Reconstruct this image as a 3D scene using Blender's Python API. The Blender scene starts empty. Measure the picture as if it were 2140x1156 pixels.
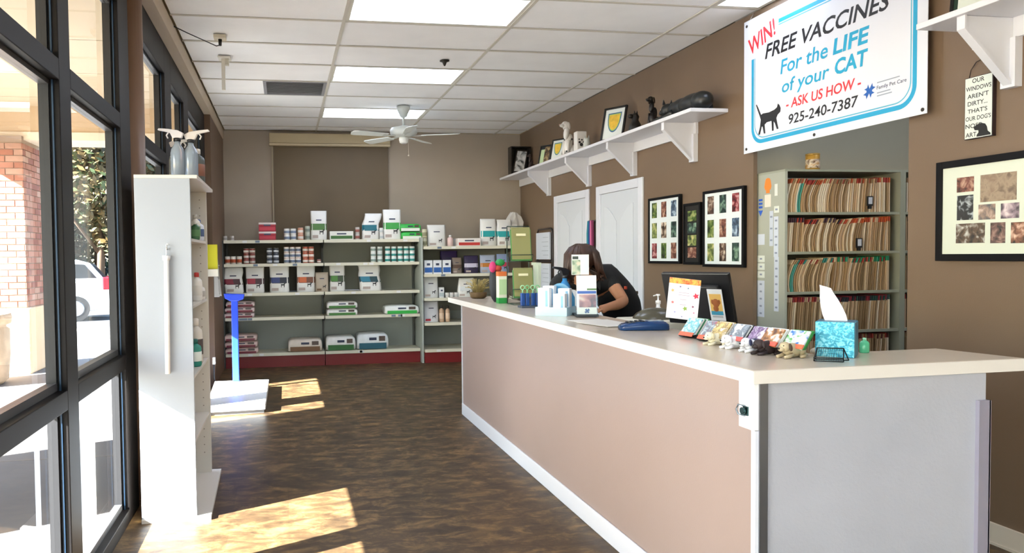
import bpy, math, random
from math import sin, cos, pi, radians
from mathutils import Vector, Matrix
random.seed(7)
S = bpy.context.scene
COL = S.collection
# ------------------------------------------------------------------ camera
cam_d = bpy.data.cameras.new('camera'); cam = bpy.data.objects.new('camera', cam_d); COL.objects.link(cam)
ROT = Matrix(((0.9868402729, 0.0173695389, -0.1607624798), (-0.1612391131, 0.0308477071, -0.9864331540), (-0.0121747350, 0.9993731626, 0.0332424087)))
cam.matrix_world = Matrix.Translation((0, 0, 1.381)) @ ROT.to_4x4()
cam_d.sensor_fit = 'HORIZONTAL'; cam_d.sensor_width = 36; cam_d.lens = 36 * 1541.604 / 2140
cam_d.shift_x = (1070 - 845.723) / 2140; cam_d.shift_y = (586.855 - 578) / 2140
cam_d.clip_start = 0.05; cam_d.clip_end = 300
S.camera = cam
# ------------------------------------------------------------------ world, sun, exposure
W = bpy.data.worlds.new('sky'); S.world = W; W.use_nodes = True
wn = W.node_tree; wn.nodes.clear()
sky = wn.nodes.new('ShaderNodeTexSky'); sky.sky_type = 'NISHITA'; sky.sun_disc = False
sky.sun_elevation = radians(32); sky.sun_rotation = radians(-115); sky.air_density = 1.0; sky.dust_density = 0.8; sky.ozone_density = 1.0
bg = wn.nodes.new('ShaderNodeBackground'); bg.inputs['Strength'].default_value = 1.0
wo = wn.nodes.new('ShaderNodeOutputWorld')
wn.links.new(sky.outputs[0], bg.inputs[0]); wn.links.new(bg.outputs[0], wo.inputs[0])
sd = bpy.data.lights.new('sun', 'SUN'); sun = bpy.data.objects.new('sun', sd); COL.objects.link(sun)
sd.energy = 80.0; sd.angle = radians(0.55); sd.color = (1.0, 0.98, 0.96)
SUN_DIR = Vector((0.90, 0.43, -0.576)).normalized()
sun.rotation_euler = SUN_DIR.to_track_quat('-Z', 'Y').to_euler(); sun.location = (-8, -4, 9)
S.view_settings.view_transform = 'Standard'; S.view_settings.look = 'None'; S.view_settings.gamma = 1.0
S.view_settings.use_curve_mapping = False; S.view_settings.exposure = 0.52
LIGHT_EMIT = 7.0

# ------------------------------------------------------------------ helpers
def lin(c):
    return c / 12.92 if c <= 0.04045 else ((c + 0.055) / 1.055) ** 2.4
def hexc(h):
    h = h.lstrip('#'); return tuple(lin(int(h[i:i + 2], 16) / 255) for i in (0, 2, 4)) + (1.0,)
_m = {}
def P(h, rough=0.55, metal=0.0, noise=0.0, scale=8.0, bump=0.0, spec=0.5, trans=0.0, emit=0.0, bscale=None, alpha=1.0, ani=None):
    key = (h, rough, metal, noise, scale, bump, spec, trans, emit, bscale, alpha, ani)
    if key in _m: return _m[key]
    m = bpy.data.materials.new('mat_%d' % len(_m)); m.use_nodes = True
    nt = m.node_tree; b = nt.nodes['Principled BSDF']
    c = hexc(h); b.inputs['Base Color'].default_value = c
    m.diffuse_color = c
    b.inputs['Roughness'].default_value = rough; b.inputs['Metallic'].default_value = metal
    b.inputs['Specular IOR Level'].default_value = spec
    b.inputs['Transmission Weight'].default_value = trans; b.inputs['Alpha'].default_value = alpha
    if emit:
        b.inputs['Emission Color'].default_value = c; b.inputs['Emission Strength'].default_value = emit
    if noise or bump:
        tc = nt.nodes.new('ShaderNodeTexCoord')
        src = tc.outputs['Object']
        if ani:
            mp = nt.nodes.new('ShaderNodeMapping'); mp.inputs['Scale'].default_value = ani; nt.links.new(src, mp.inputs[0]); src = mp.outputs[0]
        n = nt.nodes.new('ShaderNodeTexNoise'); n.inputs['Scale'].default_value = scale; n.inputs['Detail'].default_value = 5
        nt.links.new(src, n.inputs['Vector'])
        if noise:
            r = nt.nodes.new('ShaderNodeValToRGB')
            r.color_ramp.elements[0].position = 0.3; r.color_ramp.elements[1].position = 0.7
            r.color_ramp.elements[0].color = tuple(x * (1 - noise) for x in c[:3]) + (1,)
            r.color_ramp.elements[1].color = tuple(min(1, x * (1 + noise)) for x in c[:3]) + (1,)
            nt.links.new(n.outputs['Fac'], r.inputs[0]); nt.links.new(r.outputs[0], b.inputs['Base Color'])
        if bump:
            n2 = nt.nodes.new('ShaderNodeTexNoise'); n2.inputs['Scale'].default_value = bscale or scale * 6; n2.inputs['Detail'].default_value = 3
            nt.links.new(src, n2.inputs['Vector'])
            bu = nt.nodes.new('ShaderNodeBump'); bu.inputs['Strength'].default_value = bump; bu.inputs['Distance'].default_value = 0.004
            nt.links.new(n2.outputs['Fac'], bu.inputs['Height']); nt.links.new(bu.outputs[0], b.inputs['Normal'])
    _m[key] = m
    return m

def picmat(seed, cols, scale=14.0):
    """a printed photograph: a few colours in soft blots"""
    key = ('pic', seed, tuple(cols), scale)
    if key in _m: return _m[key]
    m = bpy.data.materials.new('print_%d' % len(_m)); m.use_nodes = True; nt = m.node_tree; b = nt.nodes['Principled BSDF']
    b.inputs['Roughness'].default_value = 0.35
    tc = nt.nodes.new('ShaderNodeTexCoord'); mp = nt.nodes.new('ShaderNodeMapping'); mp.inputs['Location'].default_value = (seed * 3.7, seed * 1.3, seed * 2.1)
    n = nt.nodes.new('ShaderNodeTexNoise'); n.inputs['Scale'].default_value = scale; n.inputs['Detail'].default_value = 2; n.inputs['Distortion'].default_value = 0.6
    r = nt.nodes.new('ShaderNodeValToRGB'); el = r.color_ramp.elements
    k = len(cols)
    for i, h in enumerate(cols):
        pos = 0.32 + 0.36 * i / max(1, k - 1)
        e = el[i] if i < 2 else el.new(pos)
        e.position = pos
    for i, h in enumerate(cols): el[i].color = hexc(h)
    nt.links.new(tc.outputs['Object'], mp.inputs[0]); nt.links.new(mp.outputs[0], n.inputs['Vector']); nt.links.new(n.outputs['Fac'], r.inputs[0]); nt.links.new(r.outputs[0], b.inputs['Base Color'])
    _m[key] = m
    return m

def wloc(o):
    v = Vector((0, 0, 0))
    while o is not None:
        v += o.location; o = o.parent
    return v

_text = {}
def text_mesh(s, bold=0.0):
    k = (s, bold)
    if k in _text: return _text[k]
    cu = bpy.data.curves.new('t', 'FONT'); cu.body = s; cu.offset = bold; cu.resolution_u = 3
    ob = bpy.data.objects.new('t', cu); me = bpy.data.meshes.new_from_object(ob)
    vs = [tuple(v.co) for v in me.vertices]; fs = [tuple(p.vertices) for p in me.polygons]
    x0 = min(v[0] for v in vs); x1 = max(v[0] for v in vs); y0 = min(v[1] for v in vs); y1 = max(v[1] for v in vs)
    bpy.data.objects.remove(ob); bpy.data.curves.remove(cu); bpy.data.meshes.remove(me)
    _text[k] = (vs, fs, x0, x1, y0, y1)
    return _text[k]

class MB:
    def __init__(s): s.v = []; s.f = []; s.m = []; s.sm = []
    def add(s, vs, fs, m=0, smooth=False):
        o = len(s.v); s.v += [tuple(v) for v in vs]
        for f in fs: s.f.append(tuple(i + o for i in f)); s.m.append(m); s.sm.append(smooth)
        return s
    def box(s, x0, x1, y0, y1, z0, z1, m=0):
        if x0 > x1: x0, x1 = x1, x0
        if y0 > y1: y0, y1 = y1, y0
        if z0 > z1: z0, z1 = z1, z0
        v = [(x, y, z) for z in (z0, z1) for y in (y0, y1) for x in (x0, x1)]
        return s.add(v, [(0, 2, 3, 1), (4, 5, 7, 6), (0, 1, 5, 4), (2, 6, 7, 3), (0, 4, 6, 2), (1, 3, 7, 5)], m)
    def obox(s, c, size, rot=None, m=0):
        rot = rot or Matrix.Identity(3); c = Vector(c); hx, hy, hz = (k / 2 for k in size)
        v = [c + rot @ Vector((x, y, z)) for z in (-hz, hz) for y in (-hy, hy) for x in (-hx, hx)]
        return s.add(v, [(0, 2, 3, 1), (4, 5, 7, 6), (0, 1, 5, 4), (2, 6, 7, 3), (0, 4, 6, 2), (1, 3, 7, 5)], m)
    def prism(s, pts, vec, m=0):
        """polygon pts extruded along vec"""
        vec = Vector(vec); n = len(pts); a = [Vector(p) for p in pts]
        nn = Vector((0, 0, 0))
        for i in range(n): nn += a[i].cross(a[(i + 1) % n])
        if nn.dot(vec) > 0: a = a[::-1]
        return s.add(a + [p + vec for p in a], [tuple(range(n)), tuple(range(2 * n - 1, n - 1, -1))] + [((i + 1) % n, i, i + n, (i + 1) % n + n) for i in range(n)], m)
    def cyl(s, p0, p1, r0, r1=None, n=12, m=0, cap=True, smooth=True):
        r1 = r0 if r1 is None else r1
        p0 = Vector(p0); p1 = Vector(p1); d = (p1 - p0).normalized()
        a = d.orthogonal().normalized(); b = d.cross(a)
        v = []
        for p, r in ((p0, r0), (p1, r1)):
            for i in range(n):
                t = 2 * pi * i / n; v.append(p + a * cos(t) * r + b * sin(t) * r)
        s.add(v, [(i, (i + 1) % n, (i + 1) % n + n, i + n) for i in range(n)], m, smooth)
        if cap:
            o = len(s.v) - 2 * n
            s.f.append(tuple(o + i for i in range(n - 1, -1, -1))); s.m.append(m); s.sm.append(False)
            s.f.append(tuple(o + n + i for i in range(n))); s.m.append(m); s.sm.append(False)
        return s
    def tube(s, pts, r, n=6, m=0):
        pts = [Vector(p) for p in pts]
        rings = []; prev = None
        for i, p in enumerate(pts):
            d = (pts[min(i + 1, len(pts) - 1)] - pts[max(i - 1, 0)]).normalized()
            a = d.orthogonal().normalized() if prev is None else (prev - d * prev.dot(d)).normalized()
            prev = a; b = d.cross(a); rr = r[i] if isinstance(r, (list, tuple)) else r
            rings.append([p + a * cos(2 * pi * k / n) * rr + b * sin(2 * pi * k / n) * rr for k in range(n)])
        v = [q for ring in rings for q in ring]; L = len(pts)
        f = [(i * n + k, i * n + (k + 1) % n, (i + 1) * n + (k + 1) % n, (i + 1) * n + k) for i in range(L - 1) for k in range(n)]
        f += [tuple(range(n - 1, -1, -1)), tuple((L - 1) * n + k for k in range(n))]
        return s.add(v, f, m, True)
    def lathe(s, c, prof, n=16, m=0, sx=1.0, sy=1.0):
        c = Vector(c); v = []
        for r, z in prof:
            for k in range(n): v.append(c + Vector((cos(2 * pi * k / n) * r * sx, sin(2 * pi * k / n) * r * sy, z)))
        L = len(prof)
        f = [(i * n + k, i * n + (k + 1) % n, (i + 1) * n + (k + 1) % n, (i + 1) * n + k) for i in range(L - 1) for k in range(n)]
        f += [tuple(range(n - 1, -1, -1)), tuple((L - 1) * n + k for k in range(n))]
        return s.add(v, f, m, True)
    def sphere(s, c, r, n=12, k=8, rot=None, m=0):
        if not isinstance(r, (tuple, list)): r = (r, r, r)
        rot = rot or Matrix.Identity(3); c = Vector(c)
        v = [c + rot @ Vector((0, 0, -r[2]))]
        for i in range(1, k):
            t = -pi / 2 + pi * i / k
            for j in range(n): v.append(c + rot @ Vector((cos(t) * cos(2 * pi * j / n) * r[0], cos(t) * sin(2 * pi * j / n) * r[1], sin(t) * r[2])))
        v.append(c + rot @ Vector((0, 0, r[2])))
        f = [(0, 1 + (j + 1) % n, 1 + j) for j in range(n)]
        for i in range(k - 2):
            for j in range(n): f.append((1 + i * n + j, 1 + i * n + (j + 1) % n, 1 + (i + 1) * n + (j + 1) % n, 1 + (i + 1) * n + j))
        e = len(v) - 1
        f += [(1 + (k - 2) * n + j, 1 + (k - 2) * n + (j + 1) % n, e) for j in range(n)]
        return s.add(v, f, m, True)
    def text(s, t, O, U, V, w, h, m=0, bold=0.0, shear=0.0, N=None, th=0.0006):
        vs, fs, x0, x1, y0, y1 = text_mesh(t, bold)
        O = Vector(O); U = Vector(U).normalized(); V = Vector(V).normalized()
        pts = []
        for x, y, z in vs:
            a = (x - x0) / (x1 - x0); b = (y - y0) / (y1 - y0)
            pts.append(O + U * (a * w + shear * b * h) + V * (b * h))
        return s.add(pts, fs, m)
    def poly(s, pts2, O, U, V, m=0):
        O = Vector(O); U = Vector(U); V = Vector(V)
        return s.add([O + U * a + V * b for a, b in pts2], [tuple(range(len(pts2)))], m)
    def build(s, name, mats, parent=None, label=None, cat=None, group=None, kind=None, bev=0.0, origin=None, local=False):
        if not isinstance(mats, (list, tuple)): mats = [mats]
        if parent is None:
            if origin is None:
                xs = [v[0] for v in s.v]; ys = [v[1] for v in s.v]; zs = [v[2] for v in s.v]
                origin = ((min(xs) + max(xs)) / 2, (min(ys) + max(ys)) / 2, min(zs))
            off = Vector(origin)
        else: off = Vector((0, 0, 0)) if local else wloc(parent)
        me = bpy.data.meshes.new(name)
        me.from_pydata([tuple(Vector(v) - off) for v in s.v], [], s.f)
        for mt in mats: me.materials.append(mt)
        if len(mats) > 1: me.polygons.foreach_set('material_index', s.m)
        me.polygons.foreach_set('use_smooth', s.sm); me.update()
        o = bpy.data.objects.new(name, me); COL.objects.link(o)
        if parent is None: o.location = off
        else: o.parent = parent
        if label: o['label'] = label
        if cat: o['category'] = cat
        if group: o['group'] = group
        if kind: o['kind'] = kind
        if bev:
            md = o.modifiers.new('bevel', 'BEVEL'); md.width = bev; md.segments = 2; md.limit_method = 'ANGLE'; md.angle_limit = radians(50)
        return o
def B(x0, x1, y0, y1, z0, z1): return MB().box(x0, x1, y0, y1, z0, z1)
def thing(name, label, cat, loc=(0, 0, 0), group=None, kind=None):
    o = bpy.data.objects.new(name, None); COL.objects.link(o); o.location = loc; o.empty_display_size = 0.05
    if label: o['label'] = label
    if cat: o['category'] = cat
    if group: o['group'] = group
    if kind: o['kind'] = kind
    return o
def dup(root, loc, rotz=0.0, label=None, group=None, scale=None):
    def cp(o, par):
        c = o.copy(); COL.objects.link(c); c.parent = par
        for ch in o.children: cp(ch, c)
        return c
    kids = list(root.children)
    r = root.copy(); COL.objects.link(r); r.location = loc; r.rotation_euler = (0, 0, rotz)
    for ch in kids: cp(ch, r)
    if label: r['label'] = label
    if group: r['group'] = group
    if scale: r.scale = (scale,) * 3
    return r
def skin(name, joints, edges, mat, parent, sub=2, root=0):
    off = wloc(parent); names = list(joints)
    idx = {n: i for i, n in enumerate(names)}
    me = bpy.data.meshes.new(name)
    me.from_pydata([tuple(Vector(joints[n][0]) - off) for n in names], [(idx[a], idx[b]) for a, b in edges], [])
    o = bpy.data.objects.new(name, me); COL.objects.link(o); o.parent = parent
    me.materials.append(mat)
    md = o.modifiers.new('skin', 'SKIN'); md.use_smooth_shade = True
    if not me.skin_vertices: me.skin_vertices.new()
    for n in names:
        r = joints[n][1]; r = (r, r) if not isinstance(r, tuple) else r
        me.skin_vertices[0].data[idx[n]].radius = r
        me.skin_vertices[0].data[idx[n]].use_root = (n == names[root])
    sb = o.modifiers.new('sub', 'SUBSURF'); sb.levels = sub; sb.render_levels = sub
    return o

X, Y, Z = Vector((1, 0, 0)), Vector((0, 1, 0)), Vector((0, 0, 1))
# ------------------------------------------------------------------ materials of the room
BRONZE = P('#120f0f', 0.5, 0.0, 0.12, 5, spec=0.2)
ALU = P('#8d8f90', 0.35, 0.6)
WALLB = P('#77624d', 0.42, 0, 0.05, 1.2, 0.10, bscale=160)
WALLF = P('#a89b8b', 0.6, 0, 0.04, 1.5, 0.10, bscale=160)
WHITE = P('#f1efeb', 0.45)
TRIMW = P('#dfe0e6', 0.35)
CREAM = P('#d9ccb8', 0.5)
BLACK = P('#141414', 0.4)
def floor_mat():
    m = bpy.data.materials.new('vinyl_floor'); m.use_nodes = True; nt = m.node_tree; b = nt.nodes['Principled BSDF']
    tc = nt.nodes.new('ShaderNodeTexCoord')
    n1 = nt.nodes.new('ShaderNodeTexNoise'); n1.inputs['Scale'].default_value = 7.5; n1.inputs['Detail'].default_value = 9; n1.inputs['Roughness'].default_value = 0.72; n1.inputs['Distortion'].default_value = 0.5
    mp = nt.nodes.new('ShaderNodeMapping'); mp.inputs['Scale'].default_value = (0.8, 1.5, 1); nt.links.new(tc.outputs['Object'], mp.inputs[0]); nt.links.new(mp.outputs[0], n1.inputs['Vector'])
    r = nt.nodes.new('ShaderNodeValToRGB'); el = r.color_ramp.elements
    el[0].position = 0.33; el[0].color = hexc('#30251a'); el[1].position = 0.70; el[1].color = hexc('#8c7048')
    e = el.new(0.5); e.color = hexc('#4f3e2a')
    nt.links.new(n1.outputs['Fac'], r.inputs[0])
    br = nt.nodes.new('ShaderNodeTexBrick'); br.offset = 0.0; br.inputs['Scale'].default_value = 1.0
    br.inputs['Brick Width'].default_value = 0.3; br.inputs['Row Height'].default_value = 0.3; br.inputs['Mortar Size'].default_value = 0.001
    br.inputs['Color1'].default_value = (0.78, 0.78, 0.80, 1); br.inputs['Color2'].default_value = (1.15, 1.12, 1.05, 1); br.inputs['Mortar'].default_value = (0.7, 0.7, 0.7, 1)
    nt.links.new(tc.outputs['Object'], br.inputs['Vector'])
    mx = nt.nodes.new('ShaderNodeMix'); mx.data_type = 'RGBA'; mx.blend_type = 'MULTIPLY'; mx.inputs[0].default_value = 0.8
    nt.links.new(r.outputs[0], mx.inputs[6]); nt.links.new(br.outputs['Color'], mx.inputs[7]); nt.links.new(mx.outputs[2], b.inputs['Base Color'])
    b.inputs['Roughness'].default_value = 0.42; b.inputs['Specular IOR Level'].default_value = 0.25
    bu = nt.nodes.new('ShaderNodeBump'); bu.inputs['Strength'].default_value = 0.12; bu.inputs['Distance'].default_value = 0.003
    nt.links.new(n1.outputs['Fac'], bu.inputs['Height']); nt.links.new(bu.outputs[0], b.inputs['Normal'])
    return m
def glass_mat(tint=(0.96, 0.98, 0.98, 1), ior=1.45, rough=0.0):
    m = bpy.data.materials.new('glass'); m.use_nodes = True; nt = m.node_tree; nt.nodes.clear()
    o = nt.nodes.new('ShaderNodeOutputMaterial'); t = nt.nodes.new('ShaderNodeBsdfTransparent'); t.inputs[0].default_value = tint
    g = nt.nodes.new('ShaderNodeBsdfGlossy'); g.inputs['Roughness'].default_value = rough
    f = nt.nodes.new('ShaderNodeFresnel'); f.inputs[0].default_value = ior; mx = nt.nodes.new('ShaderNodeMixShader')
    ge = nt.nodes.new('ShaderNodeNewGeometry'); mm = nt.nodes.new('ShaderNodeMath'); mm.operation = 'SUBTRACT'; mm.use_clamp = True; nt.links.new(f.outputs[0], mm.inputs[0]); nt.links.new(ge.outputs['Backfacing'], mm.inputs[1]); nt.links.new(mm.outputs[0], mx.inputs[0]); nt.links.new(t.outputs[0], mx.inputs[1]); nt.links.new(g.outputs[0], mx.inputs[2]); nt.links.new(mx.outputs[0], o.inputs[0])
    return m
GLASS = glass_mat()
ACRYL = glass_mat((0.93, 0.96, 0.97, 1), 1.4, 0.05)
FLOOR = floor_mat()
CZ = 3.048
XL, XR, YN, YB = -0.76, 3.26, -4.2, 9.9
# ------------------------------------------------------------------ room shell
B(-0.94, XR + 0.03, YN - 0.1, YB + 0.1, -0.1, 0).build('floor', FLOOR, kind='structure', origin=(0, 0, 0))
# right wall with the opening to the file room
wr = thing('wall_right', None, None, (XR, 3, 0), kind='structure')
OY0, OY1, OZ = 3.43, 4.735, 2.35
MB().box(XR, XR + 0.03, YN, OY0, 0, CZ).box(XR, XR + 0.03, OY1, YB, 0, CZ).box(XR, XR + 0.03, OY0, OY1, OZ, CZ).build('wall_panel', WALLB, wr)
wb = thing('wall_back', None, None, (1, YB, 0), kind='structure')
MB().box(-0.94, -0.10, YB, YB + 0.1, 0, CZ).box(1.38, XR + 0.03, YB, YB + 0.1, 0, CZ).box(-0.10, 1.38, YB, YB + 0.1, 0, 0.8).box(-0.10, 1.38, YB, YB + 0.1, 2.9, CZ).build('wall_panel', WALLF, wb)
wl = thing('wall_left', None, None, (XL, 8, 0), kind='structure')
MB().box(-0.94, XL, 8.22, YB, 0, CZ).box(-0.94, -0.86, 4.27, 4.66, 0, 2.93).build('wall_panel', P('#6d5542', 0.5, 0, 0.05, 1.2, 0.1, bscale=160), wl)
MB().cyl((-0.865, 4.465, 0), (-0.865, 4.465, 2.93), 0.085, n=24).build('round_column', P('#7d5f48', 0.45, 0, 0.05, 1.2), wl)
MB().box(-0.94, XL + 0.012, YN, YB, 2.93, CZ).build('ceiling_trim', P('#c9b79f', 0.5), wl)
B(XR - 0.012, XR, 4.735, 6.32, 0, 0.1).build('baseboard_right', CREAM, kind='structure')
MB().box(XR - 0.012, XR, YN, OY0, 0, 0.1).box(XR - 0.018, XR, YN, OY0, 0, 0.012).build('baseboard_right', CREAM, kind='structure')
B(2.0, XR, YB - 0.012, YB, 0, 0.1).build('baseboard_back', CREAM, kind='structure')
# wall behind the camera, with two glazed openings like the shop front
MB().box(-0.94, -0.5, YN - 0.1, YN, 0, CZ).box(2.9, XR + 0.03, YN - 0.1, YN, 0, CZ).box(-0.5, 2.9, YN - 0.1, YN, 2.75, CZ).box(-0.5, 2.9, YN - 0.1, YN, 0, 0.12).build('wall_front', WALLB, kind='structure')
# file room behind the opening
OLIVE = P('#bab49e', 0.6, 0, 0.04, 1.5)
MB().box(XR + 0.03, 5.4, 4.9, 5.0, 0, CZ).build('wall_alcove', OLIVE, kind='structure')
MB().box(5.4, 5.5, 1.8, 5.0, 0, CZ).box(XR + 0.03, 5.4, 1.7, 1.8, 0, CZ).build('wall_alcove', OLIVE, kind='structure')
B(XR + 0.03, 5.5, 1.7, 5.0, -0.1, 0).build('floor', FLOOR, kind='structure')
B(XR + 0.03, 5.5, 1.7, 5.0, CZ, CZ + 0.1).build('ceiling', P('#ded9cf', 0.8), kind='structure')
# ------------------------------------------------------------------ suspended ceiling
ce = thing('ceiling', None, None, (1.2, 3, CZ), kind='structure')
B(-0.94, XR + 0.03, YN - 0.1, YB + 0.1, CZ + 0.16, CZ + 0.26).build('ceiling_deck', P('#8a8a88'), ce)
TILE = P('#f8f7f6', 0.9, 0, 0.03, 3, 0.35, bscale=220)
GRID = P('#cfc9bd', 0.45)
gx = [-0.773 + 1.2192 * k for k in range(4)]; gy0 = 4.673
rows_y = [gy0 + 0.6096 * k for k in range(-15, 9)]
cells_light = {(1, 0), (1, 3), (1, 6), (3, -1), (1, -5), (1, -10), (3, -6)}
vent_cell = (0, 4)
for ci in range(4):
    x0 = max(gx[ci], XL + 0.02) ; x1 = min(gx[ci] + 1.2192, XR)
    for ri in range(-15, 9):
        y0 = max(gy0 + 0.6096 * ri, YN); y1 = min(gy0 + 0.6096 * (ri + 1), YB)
        if y1 - y0 < 0.05 or (ci, ri) in cells_light: continue
        if (ci, ri) == vent_cell:
            B(x0 + 0.006, x0 + 0.59, y0 + 0.006, y1 - 0.006, CZ + 0.005, CZ + 0.02).build('ceiling_tile', TILE, ce); continue
        d = random.uniform(0, 0.0035)
        B(x0 + 0.006, x1 - 0.006, y0 + 0.006, y1 - 0.006, CZ + 0.004 + d, CZ + 0.02 + d).build('ceiling_tile', TILE, ce)
for x in gx[1:]:
    MB().box(x - 0.012, x + 0.012, YN, YB, CZ - 0.003, CZ + 0.0035).box(x - 0.002, x + 0.002, YN, YB, CZ + 0.004, CZ + 0.05).build('grid_bar', GRID, ce)
for y in rows_y[1:]:
    MB().box(XL + 0.02, XR, y - 0.012, y + 0.012, CZ - 0.001, CZ + 0.0035).box(XL + 0.02, XR, y - 0.002, y + 0.002, CZ + 0.004, CZ + 0.05).build('grid_bar', GRID, ce)
# fluorescent troffers
DIFF = bpy.data.materials.new('diffuser'); DIFF.use_nodes = True
_b = DIFF.node_tree.nodes['Principled BSDF']; _b.inputs['Base Color'].default_value = (0.9, 0.9, 0.86, 1)
_b.inputs['Emission Color'].default_value = hexc('#dbe7ff'); _b.inputs['Emission Strength'].default_value = LIGHT_EMIT
DIM = DIFF.copy(); DIM.node_tree.nodes['Principled BSDF'].inputs['Emission Strength'].default_value = LIGHT_EMIT * 0.16
DIM2 = DIFF.copy(); DIM2.node_tree.nodes['Principled BSDF'].inputs['Emission Strength'].default_value = LIGHT_EMIT * 0.22
lab = {(1, 0): 'large recessed fluorescent ceiling light nearest the viewer, glowing brightest', (1, 3): 'recessed fluorescent ceiling light in the middle of the row, beside the grey vent',
       (1, 6): 'warm recessed fluorescent ceiling light behind the ceiling fan', (1, -5): 'recessed ceiling light just behind the viewer', (1, -10): 'recessed ceiling light farthest behind the viewer', (3, -6): 'recessed ceiling light behind the viewer by the brown wall', (3, -1): 'recessed ceiling light cut by the brown wall above the vaccine banner'}
for (ci, ri) in sorted(cells_light):
    x0 = gx[ci] + 0.006; x1 = min(gx[ci] + 1.2192, XR) - 0.006; y0 = gy0 + 0.6096 * ri + 0.006; y1 = y0 + 0.5976
    t = thing('ceiling_light', lab.get((ci, ri), 'recessed fluorescent ceiling light behind the viewer'), 'ceiling light', ((x0 + x1) / 2, (y0 + y1) / 2, CZ + 0.002), group='recessed ceiling lights')
    fr = MB().box(x0, x1, y0, y0 + 0.03, CZ + 0.002, CZ + 0.012).box(x0, x1, y1 - 0.03, y1, CZ + 0.002, CZ + 0.012).box(x0, x0 + 0.03, y0 + 0.03, y1 - 0.03, CZ + 0.002, CZ + 0.012).box(x1 - 0.03, x1, y0 + 0.03, y1 - 0.03, CZ + 0.002, CZ + 0.012)
    fr.build('frame', P('#d6d2c4', 0.5), t)
    pts = []; n = 8   # the lens is a shallow pan, its long sides rising to the tubes
    mb = MB(); vs = []; fs = []
    for i in range(n + 1):
        a = pi * i / n; yy = y0 + 0.03 + (y1 - y0 - 0.06) * i / n; zz = CZ + 0.048 + 0.02 * sin(a)
        vs += [(x0 + 0.03, yy, zz), (x1 - 0.03, yy, zz)]
    fs = [(2 * i, 2 * i + 1, 2 * i + 3, 2 * i + 2) for i in range(n)]
    mb.add(vs, [f[::-1] for f in fs], 0, True)
    mb.build('diffuser', DIFF if ri <= 0 or ri == 3 else DIFF, t)
    MB().box(x0, x1, y0, y1, CZ + 0.075, CZ + 0.1).box(x0, x1, y0 + .012, y0 + 0.028, CZ + 0.012, CZ + 0.075).box(x0, x1, y1 - 0.028, y1 - .012, CZ + 0.012, CZ + 0.075).box(x0 + .012, x0 + 0.028, y0 + .028, y1 - .028, CZ + 0.012, CZ + 0.075).box(x1 - 0.028, x1 - .012, y0 + .028, y1 - .028, CZ + 0.012, CZ + 0.075).build('housing', P('#b9b9ae', 0.6), t)
t = thing('ceiling_light', 'recessed ceiling light inside the file room, out of sight above the cabinet', 'ceiling light', (4.35, 3.3, CZ - 0.012), group='recessed ceiling lights')
MB().box(3.72, 4.98, 2.98, 3.62, CZ - 0.012, CZ - 0.0005).build('frame', P('#d6d2c4', 0.5), t)
B(3.76, 4.94, 3.02, 3.58, CZ - 0.016, CZ - 0.0121).build('diffuser', DIFF, t)
# vent
vx0, vx1, vy0, vy1 = -0.17, 0.434, 7.125, 7.705
t = thing('ceiling_vent', 'grey slotted air vent set in the white ceiling tiles', 'air vent', ((vx0 + vx1) / 2, (vy0 + vy1) / 2, CZ))
MB().box(vx0, vx1, vy0, vy0 + 0.03, CZ - 0.004, CZ + 0.01).box(vx0, vx1, vy1 - 0.03, vy1, CZ - 0.004, CZ + 0.01).box(vx0, vx0 + 0.03, vy0 + 0.03, vy1 - 0.03, CZ - 0.004, CZ + 0.01).box(vx1 - 0.03, vx1, vy0 + 0.03, vy1 - 0.03, CZ - 0.004, CZ + 0.01).build('frame', P('#8f8f92', 0.5), t)
MB().box(vx0 + 0.03, vx1 - 0.03, vy0 + 0.03, vy1 - 0.03, CZ + 0.03, CZ + 0.04).build('backing', P('#6c6c6c', 0.8), t)
for i in range(11):
    yy = vy0 + 0.055 + i * 0.047
    MB().obox(((vx0 + vx1) / 2, yy, CZ + 0.012), (vx1 - vx0 - 0.06, 0.034, 0.003), Matrix.Rotation(radians(35), 3, 'X')).build('slat', P('#9a9a9a', 0.5), t)
# ------------------------------------------------------------------ shop windows on the left
XW, XG = -0.823, -0.880
def window(n, y0, y1):
    """bay of the shop front: clear opening between y0 and y1"""
    w = thing('window_%d' % n, None, None, (XG, (y0 + y1) / 2, 0.0), kind='structure')
    for nm, z0, z1 in (('bottom_rail', 0.0, 0.07), ('sill_rail', 0.81, 0.885), ('transom', 2.06, 2.14), ('header', 2.71, 2.93)):
        MB().box(-0.90, XW, y0, y1, z0, z1).build(nm, BRONZE, w, bev=0.003)
        mb = MB()
        if nm != 'header': mb.box(-0.897, -0.86, y0, y1, z1, z1 + 0.03)
        if nm != 'bottom_rail': mb.box(-0.897, -0.86, y0, y1, z0 - 0.018, z0)
        mb.build('glass_stop', P('#58595b', 0.4, 0.3), w)
    for a, b in ((0.10, 0.792), (0.915, 2.042), (2.17, 2.692)):
        B(-0.882, -0.877, y0 + 0.001, y1 - 0.001, a, b).build('glass_pane', GLASS, w)
        MB().box(-0.897, -0.86, y0, y0 + 0.018, a, b).box(-0.897, -0.86, y1 - 0.012, y1, a, b).build('side_stop', P('#252527', 0.4, 0.2), w)
    return w
def mullion(n, y0, y1):
    w = thing('trim_%d' % n, None, None, (XW, (y0 + y1) / 2, 0.0), kind='structure')
    MB().box(-0.90, XW, y0, y1, 0.0, 2.93).build('mullion', BRONZE, w, bev=0.003)
    MB().box(-0.851, -0.845, y0 - 0.006, y0, 0.07, 2.71).build('weather_strip', P('#1f3850', 0.4, 0.2), w)
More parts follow.
